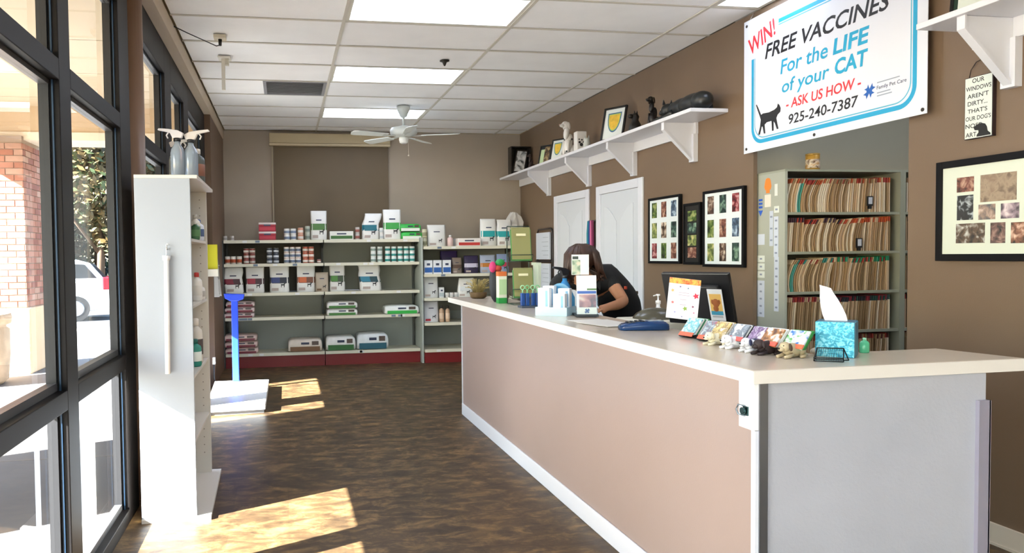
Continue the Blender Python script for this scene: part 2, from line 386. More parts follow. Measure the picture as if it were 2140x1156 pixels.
bays = [(-4.0, -2.55), (-2.41, -0.95), (-0.81, 0.55), (0.69, 1.70), (1.85, 2.97), (3.12, 4.02), (4.66, 5.53), (5.83, 6.54), (6.85, 7.90)]
for i, (a, b) in enumerate(bays): window(i + 1, a, b)
mull = [(-4.2, -4.0), (-2.55, -2.41), (-0.95, -0.81), (0.55, 0.69), (1.70, 1.85), (2.97, 3.12), (4.02, 4.27), (5.53, 5.83), (6.54, 6.85), (7.90, 8.22)]
for i, (a, b) in enumerate(mull): mullion(i + 1, a, b)
w = thing('window_10', None, None, (1.2, YN, 0.1), kind='structure')
for x in (-0.5, 0.6, 1.75, 2.83):
    B(x, x + 0.07, YN - 0.08, YN - 0.01, 0.12, 2.75).build('mullion', BRONZE, w)
for z in (0.12, 2.68, 0.9): B(-0.5, 2.9, YN - 0.075, YN - 0.015, z, z + 0.07).build('rail', BRONZE, w)
B(-0.43, 2.83, YN - 0.05, YN - 0.045, 0.19, 2.68).build('glass_pane', GLASS, w)
# ------------------------------------------------------------------ window with blind in the back wall
w = thing('window_11', None, None, (0.64, YB, 0.8), kind='structure')
MB().box(-0.10, 1.38, YB + 0.02, YB + 0.08, 0.8, 0.86).box(-0.10, 1.38, YB + 0.02, YB + 0.08, 2.84, 2.9).box(-0.10, -0.04, YB + 0.02, YB + 0.08, 0.86, 2.84).box(1.32, 1.38, YB + 0.02, YB + 0.08, 0.86, 2.84).build('window_frame', P('#5d5245', 0.5), w)
B(-0.04, 1.32, YB + 0.05, YB + 0.056, 0.86, 2.84).build('glass_pane', GLASS, w)
t = thing('roller_blind', 'dark brown roller blind pulled down under a cream valance on the back wall', 'blind', (0.62, YB - 0.04, 1.2))
MB().box(-0.165, 1.425, YB - 0.10, YB, 2.875, 3.005).build('valance', P('#bfae8c', 0.5), t, bev=0.006)
MB().box(-0.165, 1.425, YB - 0.112, YB, 2.845, 2.872).build('valance_lip', P('#cdbd9c', 0.5), t, bev=0.004)
B(-0.115, 1.405, YB - 0.034, YB - 0.028, 1.1, 2.85).build('shade', P('#6a5a43', 0.55, 0, 0.06, 1.5), t)
MB().cyl((-0.115, YB - 0.031, 1.1), (1.405, YB - 0.031, 1.1), 0.012).build('hem_bar', P('#5d4f3a', 0.5), t)
MB().box(-0.135, -0.12, YB - 0.03, YB, 0.9, 2.845).build('side_channel', P('#b5a78d', 0.5), t)
# ------------------------------------------------------------------ doors in the right wall
def door(n, ya, yb, knob):
    d = thing('door_%d' % n, None, None, (XR, (ya + yb) / 2, 0), kind='structure')
    c = 0.085; xt = XR - 0.02
    MB().box(xt, XR, ya, ya + c, 0, 2.08).box(xt, XR, yb - c, yb, 0, 2.08).box(xt, XR, ya + c, yb - c, 2.08 - c, 2.08).build('casing', TRIMW, d, bev=0.005)
    MB().box(xt + 0.008, XR, ya + c, ya + c + 0.018, 0, 1.995).box(xt + 0.008, XR, yb - c - 0.018, yb - c, 0, 1.995).build('jamb', TRIMW, d)
    a, b = ya + c + 0.02, yb - c - 0.02
    MB().box(XR - 0.008, XR, a, b, 0.008, 1.992).build('door_leaf', P('#d3d7dc', 0.35), d)
    # raised panels: two tall ones under an arch, two lower
    def panel(y0, y1, z0, z1, arch, side):
        pts = [(XR - 0.008, y0, z0), (XR - 0.008, y1, z0)]
        if arch:
            for i in range(9):
                u = i / 8; yy = y1 + (y0 - y1) * u
                k = (1 - u) if side > 0 else u      # rises towards the middle
                pts.append((XR - 0.008, yy, z1 - 0.16 * (1 - sin(k * pi / 2))))
        else: pts += [(XR - 0.008, y1, z1), (XR - 0.008, y0, z1)]
        MB().prism(pts, (-0.006, 0, 0)).build('raised_panel', P('#d8dce1', 0.35), d, bev=0.004)
    m = (a + b) / 2
    for y0, y1, sd_ in ((a + 0.09, m - 0.04, 1), (m + 0.04, b - 0.09, -1)):
        panel(y0, y1, 0.98, 1.86, True, 1 if sd_ < 0 else -1)
        panel(y0, y1, 0.14, 0.88, False, 0)
    h = MB().cyl((XR - 0.008, knob, 1.015), (XR - 0.05, knob, 1.015), 0.012).cyl((XR - 0.046, knob, 1.015), (XR - 0.046, knob + 0.11, 1.015), 0.009)
    h.lathe((XR - 0.012, knob, 1.0), [(0.004, 0), (0.025, 0.004), (0.025, 0.026), (0.004, 0.03)], 12)
    h.build('door_handle', P('#3c332b', 0.35, 0.7), d)
door(1, 6.325, 7.346, 6.445)
door(2, 7.535, 8.573, 7.665)
# ------------------------------------------------------------------ outside: arcade, pillars, car park
CONC = P('#72706e', 0.85, 0, 0.10, 2.5, 0.2)
g = B(-5.4, -0.94, -9, 15.5, -0.14, -0.02).build('sidewalk', CONC, kind='structure')
for k in range(16):
    yy = -8 + 1.5 * k
    B(-5.4, -0.94, yy, yy + 0.012, -0.02, -0.0185).build('joint', P('#8d857c', 0.9), g)
MB().box(-60, -5.4, -20, 60, -0.3, -0.16).box(-5.4, 12, 15.5, 60, -0.3, -0.16).box(-5.4, 12, -20, -9, -0.3, -0.16).box(-0.94, 12, -9, -4.3, -0.14, -0.02).build('asphalt', P('#47474a', 0.9, 0, 0.12, 1.5, 0.2), kind='structure')
MB().box(-5.55, -5.4, -9, 15.5, -0.16, -0.01).box(-5.55, 3, 15.5, 15.65, -0.16, -0.01).build('kerb', P('#cfc8be', 0.8), kind='structure')
MB().box(-14, 6, 24.0, 25.5, -0.16, 0.0).build('kerb_island', P('#cfc8be', 0.8), kind='structure')
for i, (ly) in enumerate((17.4, 21.2)):
    B(-9, 2, ly, ly + 0.1, -0.159, -0.155).build('parking_line', P('#e8e8e4', 0.7), kind='structure')
SOFF = P('#cdbb9d', 0.8, 0, 0.03, 2)
ar = thing('arcade_roof', 'beige soffit and fascia of the covered walk outside the shop windows', 'roof', (-2.5, 3, 2.9))
for k in range(16):
    y0 = -9 + 1.22 * k
    B(-4.12, -0.94, y0 + 0.008, min(y0 + 1.212, 10.4), 3.3, 3.34).build('soffit_panel', SOFF, ar)
B(-4.5, -0.94, -9, 10.5, 3.345, 3.6).build('roof_slab', P('#9c9388', 0.8), ar)
B(-4.12, -3.85, -9, 10.4, 2.9, 3.3).build('fascia_beam', P('#d6bc98', 0.8), ar)
MB().box(-3.85, -0.94, 9.85, 10.4, 2.98, 3.3).build('header_beam', P('#d6bc98', 0.8), ar)
MB().box(-3.85, -0.94, 9.83, 10.42, 2.88, 2.98).build('header_trim', P('#efe3cc', 0.8), ar)
MB().box(-0.94, 3.4, -8.5, -4.3, 3.3, 3.6).build('rear_sun_blocker', SOFF, ar)  # unseen slab, added to keep the sun out of the rear windows
# main roof so the room is closed
B(-0.94, 5.6, -4.3, 10.1, 3.35, 3.6).build('roof', P('#8d8880', 0.9), kind='structure')
MB().box(-0.94, -0.76, -4.3, 10.1, CZ, 3.35).box(3.3, 5.6, 4.99, 10.1, -0.1, CZ).box(-0.94, 5.6, 10.0, 10.1, CZ, 3.35).build('wall_outer', P('#c7b08c', 0.85), kind='structure')
for i, (px, py) in enumerate(((-2.4, 5.1), (-1.6, 3.3))):
    t = MB().lathe((px, py, 3.23), [(0.03, 0), (0.06, 0.02), (0.075, 0.05), (0.075, 0.07)], 14).build('soffit_lamp', P('#c9a98a', 0.5), label=('round soffit lamp outside, seen through the left pane', 'round soffit lamp outside, seen through the second pane')[i], cat='outdoor lamp')
# brick pillars
BRK = [P('#96604c', 0.85, 0, 0.15, 9), P('#a06c58', 0.85, 0, 0.15, 9), P('#875040', 0.85, 0, 0.15, 9), P('#a88270', 0.85, 0, 0.12, 9)]
MORT = P('#a08c7c', 0.9)
def pillar(x0, x1, y0, y1, label, detail):
    t = thing('brick_pillar', label, 'pillar', ((x0 + x1) / 2, (y0 + y1) / 2, -0.02), group='brick pillars of the arcade')
    MB().box(x0 - 0.05, x1 + 0.05, y0 - 0.05, y1 + 0.05, -0.02, 0.80).build('plinth', P('#d3b795', 0.85, 0, 0.06, 3), t, bev=0.02)
    B(x0 + 0.012, x1 - 0.012, y0 + 0.012, y1 - 0.012, 0.80, 2.92).build('core', MORT, t)
    if not detail:
        return
    bw, bh = 0.20, 0.068; n = 0; meshes = {}
    rows = int((2.90 - 0.80) / (bh + 0.010))
    for r in range(rows):
        z = 0.80 + 0.008 + r * (bh + 0.010); off = 0 if r % 2 else bw / 2
        for face in ('front', 'side'):
            a, b = (x0, x1) if face == 'front' else (y0, y1)
            p = a - off
            while p < b - 0.02:
                q0 = max(p, a); q1 = min(p + bw - 0.01, b)
                p += bw
                if q1 - q0 < 0.03: continue
                pr_ = random.uniform(0, 0.004)
                if face == 'front': mb = MB().box(q0, q1, y0 - pr_, y0 + 0.012, z, z + bh)
                else: mb = MB().box(x1 - 0.012, x1 + pr_, q0, q1, z, z + bh)
                mb.build('brick', random.choice(BRK), t); n += 1
                if n >= 290: return
pillar(-3.95, -3.15, 9.75, 10.45, 'red brick pillar on a beige plinth at the far end of the arcade', True)
pillar(-3.9, -3.1, 3.23, 4.79, 'brick pillar of the arcade, left of the picture', False)
pillar(-3.9, -3.1, -2.6, -1.4, 'brick pillar of the arcade, left of the picture', False)
t = thing('concrete_planter', 'round weathered concrete urn standing before the brick pillar', 'planter', (-3.50, 9.0, -0.02))
MB().lathe((-3.50, 9.0, -0.02), [(0.30, 0), (0.36, 0.05), (0.385, 0.35), (0.385, 0.62), (0.35, 0.65), (0.35, 0.67), (0.40, 0.69), (0.41, 0.76), (0.40, 0.80), (0.31, 0.80), (0.30, 0.70), (0.02, 0.69)], 28).build('bowl', P('#b9a791', 0.9, 0, 0.18, 6, 0.5, bscale=60), t)
MB().lathe((-3.50, 9.0, 0.60), [(0.02, 0.0), (0.29, 0.0), (0.29, 0.10), (0.02, 0.13)], 20).build('soil', P('#4b3a2b', 0.95, 0, 0.3, 20), t)
# ------- parked white car
def car(loc, rz):
    t = thing('parked_car', 'white estate car with red tail light parked beyond the walk', 'car', (0, 0, 0))
    Lc, Wd = 4.5, 1.8
    side = [(-2.25, 0.32), (-2.27, 0.75), (-2.18, 0.98), (-1.95, 1.02), (-1.62, 1.48), (-1.35, 1.56), (0.25, 1.56), (0.55, 1.48), (1.15, 1.03), (2.05, 0.92), (2.22, 0.75), (2.25, 0.35), (1.80, 0.28), (-1.80, 0.28)]
    W_ = P('#eef0f2', 0.25, 0, spec=0.6)
    body = [(-2.25, 0.32), (-2.28, 0.75), (-2.2, 1.0), (1.15, 1.03), (2.05, 0.92), (2.23, 0.75), (2.25, 0.35), (1.75, 0.25), (-1.75, 0.25)]
    MB().prism([(x, -Wd / 2, z) for x, z in body], (0, Wd, 0)).build('body', W_, t, bev=0.06)
    cabn = [(-2.12, 1.0), (-1.75, 1.46), (-1.45, 1.55), (0.25, 1.55), (0.5, 1.48), (1.12, 1.02)]
    MB().prism([(x, -Wd / 2 + 0.10, z) for x, z in cabn], (0, Wd - 0.2, 0)).build('cabin', W_, t, bev=0.04)
    DG = P('#20262c', 0.12, 0, spec=0.8)
    for s_ in (-1, 1):
        yy = s_ * (Wd / 2 - 0.098)
        for poly in ([(-1.9, 1.08), (-1.62, 1.43), (-1.05, 1.46), (-1.05, 1.08)], [(-0.98, 1.08), (-0.98, 1.46), (-0.12, 1.46), (-0.12, 1.08)], [(-0.05, 1.08), (-0.05, 1.46), (0.28, 1.44), (0.88, 1.08)]):
            MB().prism([(x, yy - 0.006, z) for x, z in poly], (0, 0.012, 0)).build('side_window', DG, t)
        for wx in (-1.4, 1.38):
            wh = MB().cyl((wx, s_ * (Wd / 2 - 0.2), 0.32), (wx, s_ * (Wd / 2 + 0.012), 0.32), 0.32, n=24).build('wheel', P('#17181a', 0.8), t)
            MB().cyl((wx, s_ * (Wd / 2 + 0.012), 0.32), (wx, s_ * (Wd / 2 + 0.022), 0.32), 0.2, 0.17, n=16).build('hub_cap', P('#a9abae', 0.3, 0.8), wh)
        MB().box(-2.30, -2.02, s_ * 0.66, s_ * 0.915, 0.78, 1.10).build('tail_light', P('#c4202c', 0.2, 0), t, bev=0.03)
    MB().prism([(-2.10, -0.68, 1.06), (-1.80, -0.62, 1.42), (-1.80, 0.62, 1.42), (-2.10, 0.68, 1.06)], (-0.05, 0, 0.03)).build('rear_window', DG, t)
    MB().box(-2.34, -2.22, -0.85, 0.85, 0.36, 0.56).build('bumper', P('#d8dadd', 0.4), t, bev=0.03)
    MB().box(-2.30, -2.27, -0.26, 0.26, 0.62, 0.76).build('number_plate', P('#e9e9e4', 0.4), t)
    t.location = loc; t.rotation_euler = (0, 0, rz)
    return t
car((-6.75, 20.0, -0.16), radians(196))
# ------- trees
def leafmat(h, t_=0.35):
    return P(h, 0.55, 0, 0.25, 3)
def tree(loc, h, r, mats, label, n=2600, group='trees beyond the car park', seed=1, low=0.25):
    rnd = random.Random(seed)
    t = thing('tree', label, 'tree', loc, group)
    x, y, z = loc
    mb = MB().tube([(x, y, z), (x + 0.05, y, z + h * 0.25), (x - 0.05, y + 0.1, z + h * 0.55)], [0.16, 0.12, 0.06], 8)
    for k in range(7):
        a = rnd.uniform(0, 2 * pi); q = h * rnd.uniform(0.22, 0.45)
        mb.tube([(x, y, z + q), (x + cos(a) * r * 0.4, y + sin(a) * r * 0.4, z + q + h * 0.15), (x + cos(a) * r * 0.7, y + sin(a) * r * 0.7, z + q + h * 0.3)], [0.07, 0.04, 0.015], 5)
    mb.build('trunk', P('#5b4736', 0.9, 0, 0.2, 6), t)
    lobes = [(rnd.uniform(-.6, .6) * r, rnd.uniform(-.6, .6) * r, h * rnd.uniform(low, 0.85), r * rnd.uniform(0.4, 0.65)) for _ in range(12)]
    for mi, mt in enumerate(mats):
        mb = MB(); vs = []; fs = []
        for i in range(n // len(mats)):
            lx, ly, lz, lr = rnd.choice(lobes)
            d = Vector((rnd.gauss(0, 1), rnd.gauss(0, 1), rnd.gauss(0, 1))).normalized() * lr * rnd.uniform(0.6, 1.05)
            c = Vector((x + lx, y + ly, z + lz)) + d
            a = Vector((rnd.gauss(0, 1), rnd.gauss(0, 1), rnd.gauss(0, 1))).normalized(); b = a.orthogonal().normalized()
            s_ = rnd.uniform(0.08, 0.19)
            o = len(vs); vs += [c - a * s_, c + b * s_ * 0.5, c + a * s_, c - b * s_ * 0.5]; fs.append((o, o + 1, o + 2, o + 3))
        mb.add(vs, fs); mb.build('foliage', mt, t, kind='stuff')
G1, G2, G3, O1, O2 = leafmat('#2f4226'), leafmat('#455230'), leafmat('#1d3021'), leafmat('#63502c'), leafmat('#4a4128')
tree((-6.2, 26.5, -0.16), 7.5, 2.3, [O1, G2, O2], 'olive and gold leafed tree seen in the second pane', 13000, seed=3, low=.12)
tree((-10.4, 27.5, -0.16), 8.2, 2.5, [G1, G3, G2], 'dark green bushy tree between the pillar and the mullion', 13000, seed=4, low=.12)
tree((-15.6, 28.5, -0.16), 9.0, 2.9, [G2, G1], 'tall green tree behind the brick pillar', 9000, seed=5, low=.12)
tree((-1.9, 28.5, -0.16), 8.2, 2.4, [G3, G1, O1], 'broad dark tree seen past the white shelf unit', 9000, seed=6, low=.12)
tree((-8.2, 34.5, -0.16), 10.0, 3.0, [G1, O2, G3], 'tall tree in the second row, between the gold and the dark one', 13000, seed=8, low=.12)
tree((-3.8, 35.5, -0.16), 10.0, 2.9, [G3, G1], 'tall dark tree in the second row, behind the gold one', 11000, seed=9, low=.12)
tree((-13.4, 36.0, -0.16), 10.5, 3.2, [G1, G2], 'tall tree in the second row, left of the others', 10000, seed=11, low=.12)
for i, (hx, hr) in enumerate(((-9.3, 0.8), (-7.2, 0.9), (-5.1, 0.75))):
    rnd = random.Random(30 + i); vs = []; fs = []
    for k in range(900):
        d = Vector((rnd.gauss(0, 1), rnd.gauss(0, 1), abs(rnd.gauss(0, 1)))).normalized() * hr * rnd.uniform(0.6, 1)
        c = Vector((hx, 24.7, 0.0)) + d; a = Vector((rnd.gauss(0, 1), rnd.gauss(0, 1), rnd.gauss(0, 1))).normalized(); b = a.orthogonal().normalized(); s_ = rnd.uniform(0.05, 0.1)
        o = len(vs); vs += [c - a * s_, c + b * s_ * .5, c + a * s_, c - b * s_ * .5]; fs.append((o, o + 1, o + 2, o + 3))
    MB().add(vs, fs).build('shrub', [G2, G1, G3][i], label=['low shrub on the kerb island at the left', 'low shrub on the kerb island behind the white car', 'low dark shrub at the right end of the kerb island'][i], cat='shrub', origin=(hx, 24.7, 0))

# ------------------------------------------------------------------ reception counter
t = thing('reception_counter', 'long taupe reception counter with a pale laminate top and white base trim', 'counter', (1.7, 4.2, 0))
TOPM = P('#c9bcab', 0.22, 0, 0.05, 2.2, 0.03, spec=0.5)
PANB = P('#a08d85', 0.40, 0, 0.04, 1.2, 0.08, bscale=160)
B(1.515, 1.56, 2.19, 6.22, 0, 0.955).build('front_panel', PANB, t)
MB().box(1.503, 1.515, 2.25, 6.22, 0, 0.10).build('base_trim', TRIMW, t, bev=0.004)
MB().box(1.508, 1.52, 6.208, 6.228, 0.0, 0.955).build('corner_bead', TRIMW, t)
B(1.56, 1.92, 6.18, 6.22, 0, 0.955).build('far_panel', PANB, t)
MB().box(1.52, 2.375, 2.17, 2.20, 0, 0.955).build('end_panel', P('#b4b4bb', 0.5, 0, 0.05, 3, 0.25, bscale=90), t)
B(2.345, 2.375, 2.20, 2.45, 0, 0.955).build('return_panel', PANB, t)
MB().box(1.503, 1.515, 2.168, 2.19, 0, 0.80).build('corner_strip', TRIMW, t)
MB().box(1.515, 1.545, 2.163, 2.17, 0, 0.955).build('metal_strip', P('#8a8c92', 0.3, 0.85), t)
MB().box(1.503, 1.515, 2.17, 2.19, 0.80, 0.955).build('brown_strip', P('#7a5c50', 0.5), t)
MB().box(2.335, 2.38, 2.155, 2.17, 0, 0.863).box(2.375, 2.382, 2.155, 2.21, 0, 0.863).build('corner_guard', P('#a09cab', 0.35, 0.3), t)
main_top = lambda y0, y1: MB().prism([(1.48, y0, 0.955), (1.93, y0, 0.955), (1.93, y1, 0.955), (1.48, y1, 0.955)], (0, 0, 0.045))
main_top(3.488, 6.60).build('countertop', TOPM, t, bev=0.004)
MB().prism([(1.48, 2.145, 0.955), (2.54, 2.175, 0.955), (2.48, 2.476, 0.955), (1.93, 2.455, 0.955), (1.93, 3.485, 0.955), (1.48, 3.485, 0.955)], (0, 0, 0.045)).build('countertop', TOPM, t, bev=0.004)
MB().prism([(1.476, 2.141, 0.957), (1.48, 2.141, 0.957), (1.48, 3.485, 0.957), (1.476, 3.485, 0.957)], (0, 0, 0.041)).box(1.476, 1.48, 3.488, 6.6, 0.957, 0.998).build('edge_band', P('#f3ede6', 0.3), t)
MB().prism([(1.48, 2.141, 0.957), (2.542, 2.171, 0.957), (2.542, 2.176, 0.957), (1.48, 2.146, 0.957)], (0, 0, 0.041)).build('edge_band', P('#e6dfd6', 0.3), t)
B(1.88, 1.92, 2.46, 6.18, 0.0, 0.955).build('inner_panel', PANB, t)
# latch plate screwed to the counter corner
t = thing('latch_plate', 'white latch plate with a chrome catch on the counter corner', 'latch', (1.495, 2.21, 0.80))
B(1.499, 1.5145, 2.168, 2.25, 0.798, 0.954).build('plate', P('#f7f5f2', 0.3), t)
MB().box(1.494, 1.499, 2.197, 2.222, 0.842, 0.872).cyl((1.494, 2.21, 0.857), (1.482, 2.21, 0.857), 0.010, 0.012).build('catch', P('#3f5a5c', 0.25, 0.9), t)
MB().tube([(1.496, 2.212, 0.872), (1.484, 2.232, 0.874), (1.482, 2.24, 0.857), (1.484, 2.232, 0.842), (1.496, 2.212, 0.840)], 0.003).build('hoop', P('#7f8890', 0.25, 0.9), t)
# low desk behind the counter
t = thing('office_desk', 'low desk behind the reception counter carrying the monitor', 'desk', (2.3, 3.4, 0))
B(1.94, 2.62, 2.56, 4.42, 0.71, 0.74).build('desktop', P('#a39684', 0.4), t, bev=0.004)
for y in (2.58, 3.5, 4.36): B(1.98, 2.58, y, y + 0.03, 0, 0.71).build('side_panel', P('#8f8271', 0.5), t)

# ------------------------------------------------------------------ gondola shelving at the back
SH = P('#d3cfb9', 0.45); BK_SHADE = P('#565045', 0.7); BK2 = P('#8f8f84', 0.7); RED = P('#7b1a1c', 0.45); UP = P('#4a4b48', 0.5); UPL = P('#b9bdb0', 0.5)
F1, F3, BKY = 9.42, 9.30, 9.86
def bay(x0, x1, fy, levels, label, left_upright, dark, ep=0.0):
    t = thing('shelving_unit', label, 'shelving', ((x0 + x1) / 2, fy + 0.2, 0), 'shop shelving units against the back wall')
    b0 = 0.66
    B(x0 + 0.001, x1 - 0.001, BKY - 0.012, BKY, 0.16, 0.63).build('back_panel', P('#9aa09b', 0.7), t)
    B(x0 + 0.001, x1 - 0.001, BKY - 0.012, BKY, 0.632, levels[-3]).build('back_panel', BK2, t)
    B(x0 + 0.001, x1 - 0.001, BKY - 0.012, BKY, levels[-3] + .002, levels[-1]).build('back_panel', BK_SHADE if dark else BK2, t)  # shade behind the upper shelves put into the darker panel colour
    B(x0 + 0.004, x1 - 0.004, fy + 0.01, fy + 0.03, 0.0, 0.145).build('kick_plate', RED, t)
    for x in left_upright:
        B(x - 0.012, x + 0.012, BKY - 0.05, BKY - 0.013, 0, levels[-1] + 0.02).build('upright', UP, t)
    for i, z in enumerate(levels):
        s = MB().box(x0 + 0.004, x1 - 0.004, fy + (0.0 if i == 0 else 0.012), BKY - 0.014, z - 0.028, z).build('shelf', SH, t)
        MB().box(x0 + 0.006, x1 - 0.006, fy - 0.006, fy + (0.0 if i == 0 else 0.012), z - 0.034, z + 0.004).build('price_rail', P('#dcd8c4', 0.35), s)
        rn = random.Random(int(x0 * 100) + i)
        for k in range(rn.randint(2, 3)):
            tx = rn.uniform(x0 + 0.1, x1 - 0.15)
            B(tx, tx + 0.055, fy - 0.008, fy - 0.006, z - 0.028, z - 0.002).build('price_ticket', P('#6f7f92' if rn.random() < .5 else '#e8e8e6', 0.5), s)
        if i: 
            for x, s_ in ((x0 + 0.005, 1), (x1 - 0.008, 1)):
                MB().prism([(x, BKY - 0.014, z - 0.029), (x, fy + 0.04, z - 0.029), (x, BKY - 0.014, z - 0.11)], (0.003, 0, 0)).build('bracket', UP, s)
    return t
LV = [0.178, 0.63, 0.938, 1.305, 1.60]
L3 = [0.172, 0.517, 0.835, 1.145, 1.50]
bay(-0.745, 0.497, F1, LV, 'left shelving unit, beside the blue scale post, with maroon bags', (-0.73, 0.497), True)
bay(0.499, 1.735, F1, LV, 'middle shelving unit with a bare third shelf and teal bags', (1.715,), False)
t3 = bay(1.765, 3.02, F3, L3, 'right shelving unit, standing a little forward behind the counter end', (), False)
B(1.737, 1.760, F3 + 0.02, BKY, 0, 1.62).build('end_panel', P('#a9b0a8', 0.6), t3)
B(-0.758, -0.747, F1 - 0.0, BKY, 0, 1.60).build('side_post', UP, bpy.data.objects['shelving_unit'])
# --- goods
def can(r, h, body, band, lid='#e5e2da'):
    root = thing('food_can', None, 'can')
    MB().lathe((0, 0, 0), [(r * .9, 0), (r, 0.006), (r, h - 0.008), (r * 0.93, h - 0.001)], 14).build('can_body', P(body, 0.4), root)
    MB().lathe((0, 0, h * 0.22), [(r + .0006, 0), (r + .0012, 0.001), (r + .0012, h * 0.4), (r + .0006, h * 0.4 + .001)], 14).build('label_band', P(band, 0.5), root)
    MB().lathe((0, 0, h - 0.0035), [(r * .95, 0), (r * .99, 0.001), (r * .99, 0.003), (r * .9, 0.0035)], 14).build('lid', P(lid, 0.3, 0.4), root)
    return root
ORD = ['first', 'second', 'third', 'fourth', 'fifth', 'sixth', 'seventh']
def cans(xs, y, z, n, r, h, cols, label, group, depth=1):
    first = None
    for i, x in enumerate(xs):
        for k in range(n):
            lab = label
            lev = '' if n == 1 else (('lower', 'upper')[k] if n == 2 else ('bottom', 'middle', 'top')[k])
            colm = '' if len(xs) == 1 else (('left', 'right')[i] if len(xs) == 2 else ORD[i])
            if lev and colm: lab = '%s can of the %s column, %s' % (lev, colm, label)
            elif lev: lab = '%s can of the pair, %s' % (lev, label)
            elif colm: lab = '%s from the left, %s' % (colm, label)
            if first is None:
                first = can(r, h, *cols); first.location = (x, y, z); first['label'] = lab
                if group: first['group'] = group
            else: dup(first, (x, y, z + k * h), random.uniform(0, 6), label=lab)
cans([-0.700, -0.630, -0.556], 9.50, 1.305, 1, 0.033, 0.10, ('#d9d2c6', '#b5532f'), 'short white and orange can at the shelf end', 'single orange cans at the left end', 1)
cans([-0.470, -0.395], 9.50, 1.305, 3, 0.0345, 0.066, ('#8a4038', '#d8cfc6', '#cfc6bd'), 'small brown and white cans', 'brown cans stacked three high')
cans([-0.182, -0.100], 9.50, 1.305, 3, 0.0345, 0.066, ('#2c3242', '#c9cdd2', '#dcdcda'), 'small navy and white cans', 'navy cans stacked three high')
cans([0.032, 0.105, 0.178], 9.50, 1.305, 3, 0.0345, 0.071, ('#e6e1da', '#6f7c92', '#b8604a'), 'white and grey-blue cans on the second shelf', 'white and grey cans stacked three high')
cans([0.268, 0.342], 9.50, 1.305, 3, 0.0345, 0.071, ('#b86248', '#e8ded4', '#d9b2a2'), 'rust and white cans on the second shelf', 'rust and white cans stacked three high')
cans([0.44], 9.50, 1.305, 1, 0.025, 0.05, ('#9c4a3a', '#e8ded4'), 'tiny rust coloured can alone by the shelf divider', None)
cans([1.140, 1.226], 9.50, 1.305, 3, 0.0345, 0.068, ('#e7ebe8', '#8fa39b', '#e9ece9'), 'pale grey banded cans in the middle bay', 'pale cans stacked three high')
cans([1.328, 1.410, 1.492, 1.572, 1.650], 9.50, 1.305, 3, 0.0345, 0.068, ('#e7ebe8', '#2e8c84', '#e9ece9'), 'white cans with teal bands', 'teal banded cans stacked three high')
cans([0.040, 0.120], 9.52, 1.60, 2, 0.037, 0.075, ('#e8e6e2', '#7d8ba4', '#e0ddd6'), 'white cans on top of the left unit', 'white cans on top of the left unit')
cans([0.212], 9.52, 1.60, 2, 0.036, 0.080, ('#d89a7e', '#efe6dd', '#e0ddd6'), 'orange and white, on top of the left unit', 'orange cans on top of the left unit')
cans([0.300], 9.52, 1.60, 2, 0.032, 0.090, ('#b9c0b2', '#7f8a80', '#e0ddd6'), 'grey-green, beside the green banded bag', 'grey-green cans beside the bag')
cans([0.940], 9.52, 1.60, 2, 0.028, 0.082, ('#c9c3bd', '#a4655a', '#b7b3aa'), 'slim grey, left of the leaning teal bag', 'slim grey cans on the middle unit')
cans([1.249], 9.49, 1.60, 2, 0.026, 0.076, ('#eceae6', '#c9cfd0', '#eceae6'), 'slim white, right of the leaning teal bag', 'slim white cans on the middle unit')
cans([2.095, 2.155, 2.215], 9.42, 0.835, 1, 0.028, 0.064, ('#eceae6', '#d8d8d6', '#f2f2f0'), 'small white lidded pot behind the counter end', 'white pots behind the counter end')
cans([-0.726, -0.642], 9.50, 1.60, 1, 0.026, 0.06, ('#d8d2cc', '#b0aaa4', '#efefec'), 'small white jar on top of the shelving', 'white jars at the left end')
cans([1.805], 9.42, 1.50, 2, 0.033, 0.115, ('#c9c6a8', '#8e8d70', '#b7b59c'), 'olive cream tins on the right unit', 'olive tins on the right unit')

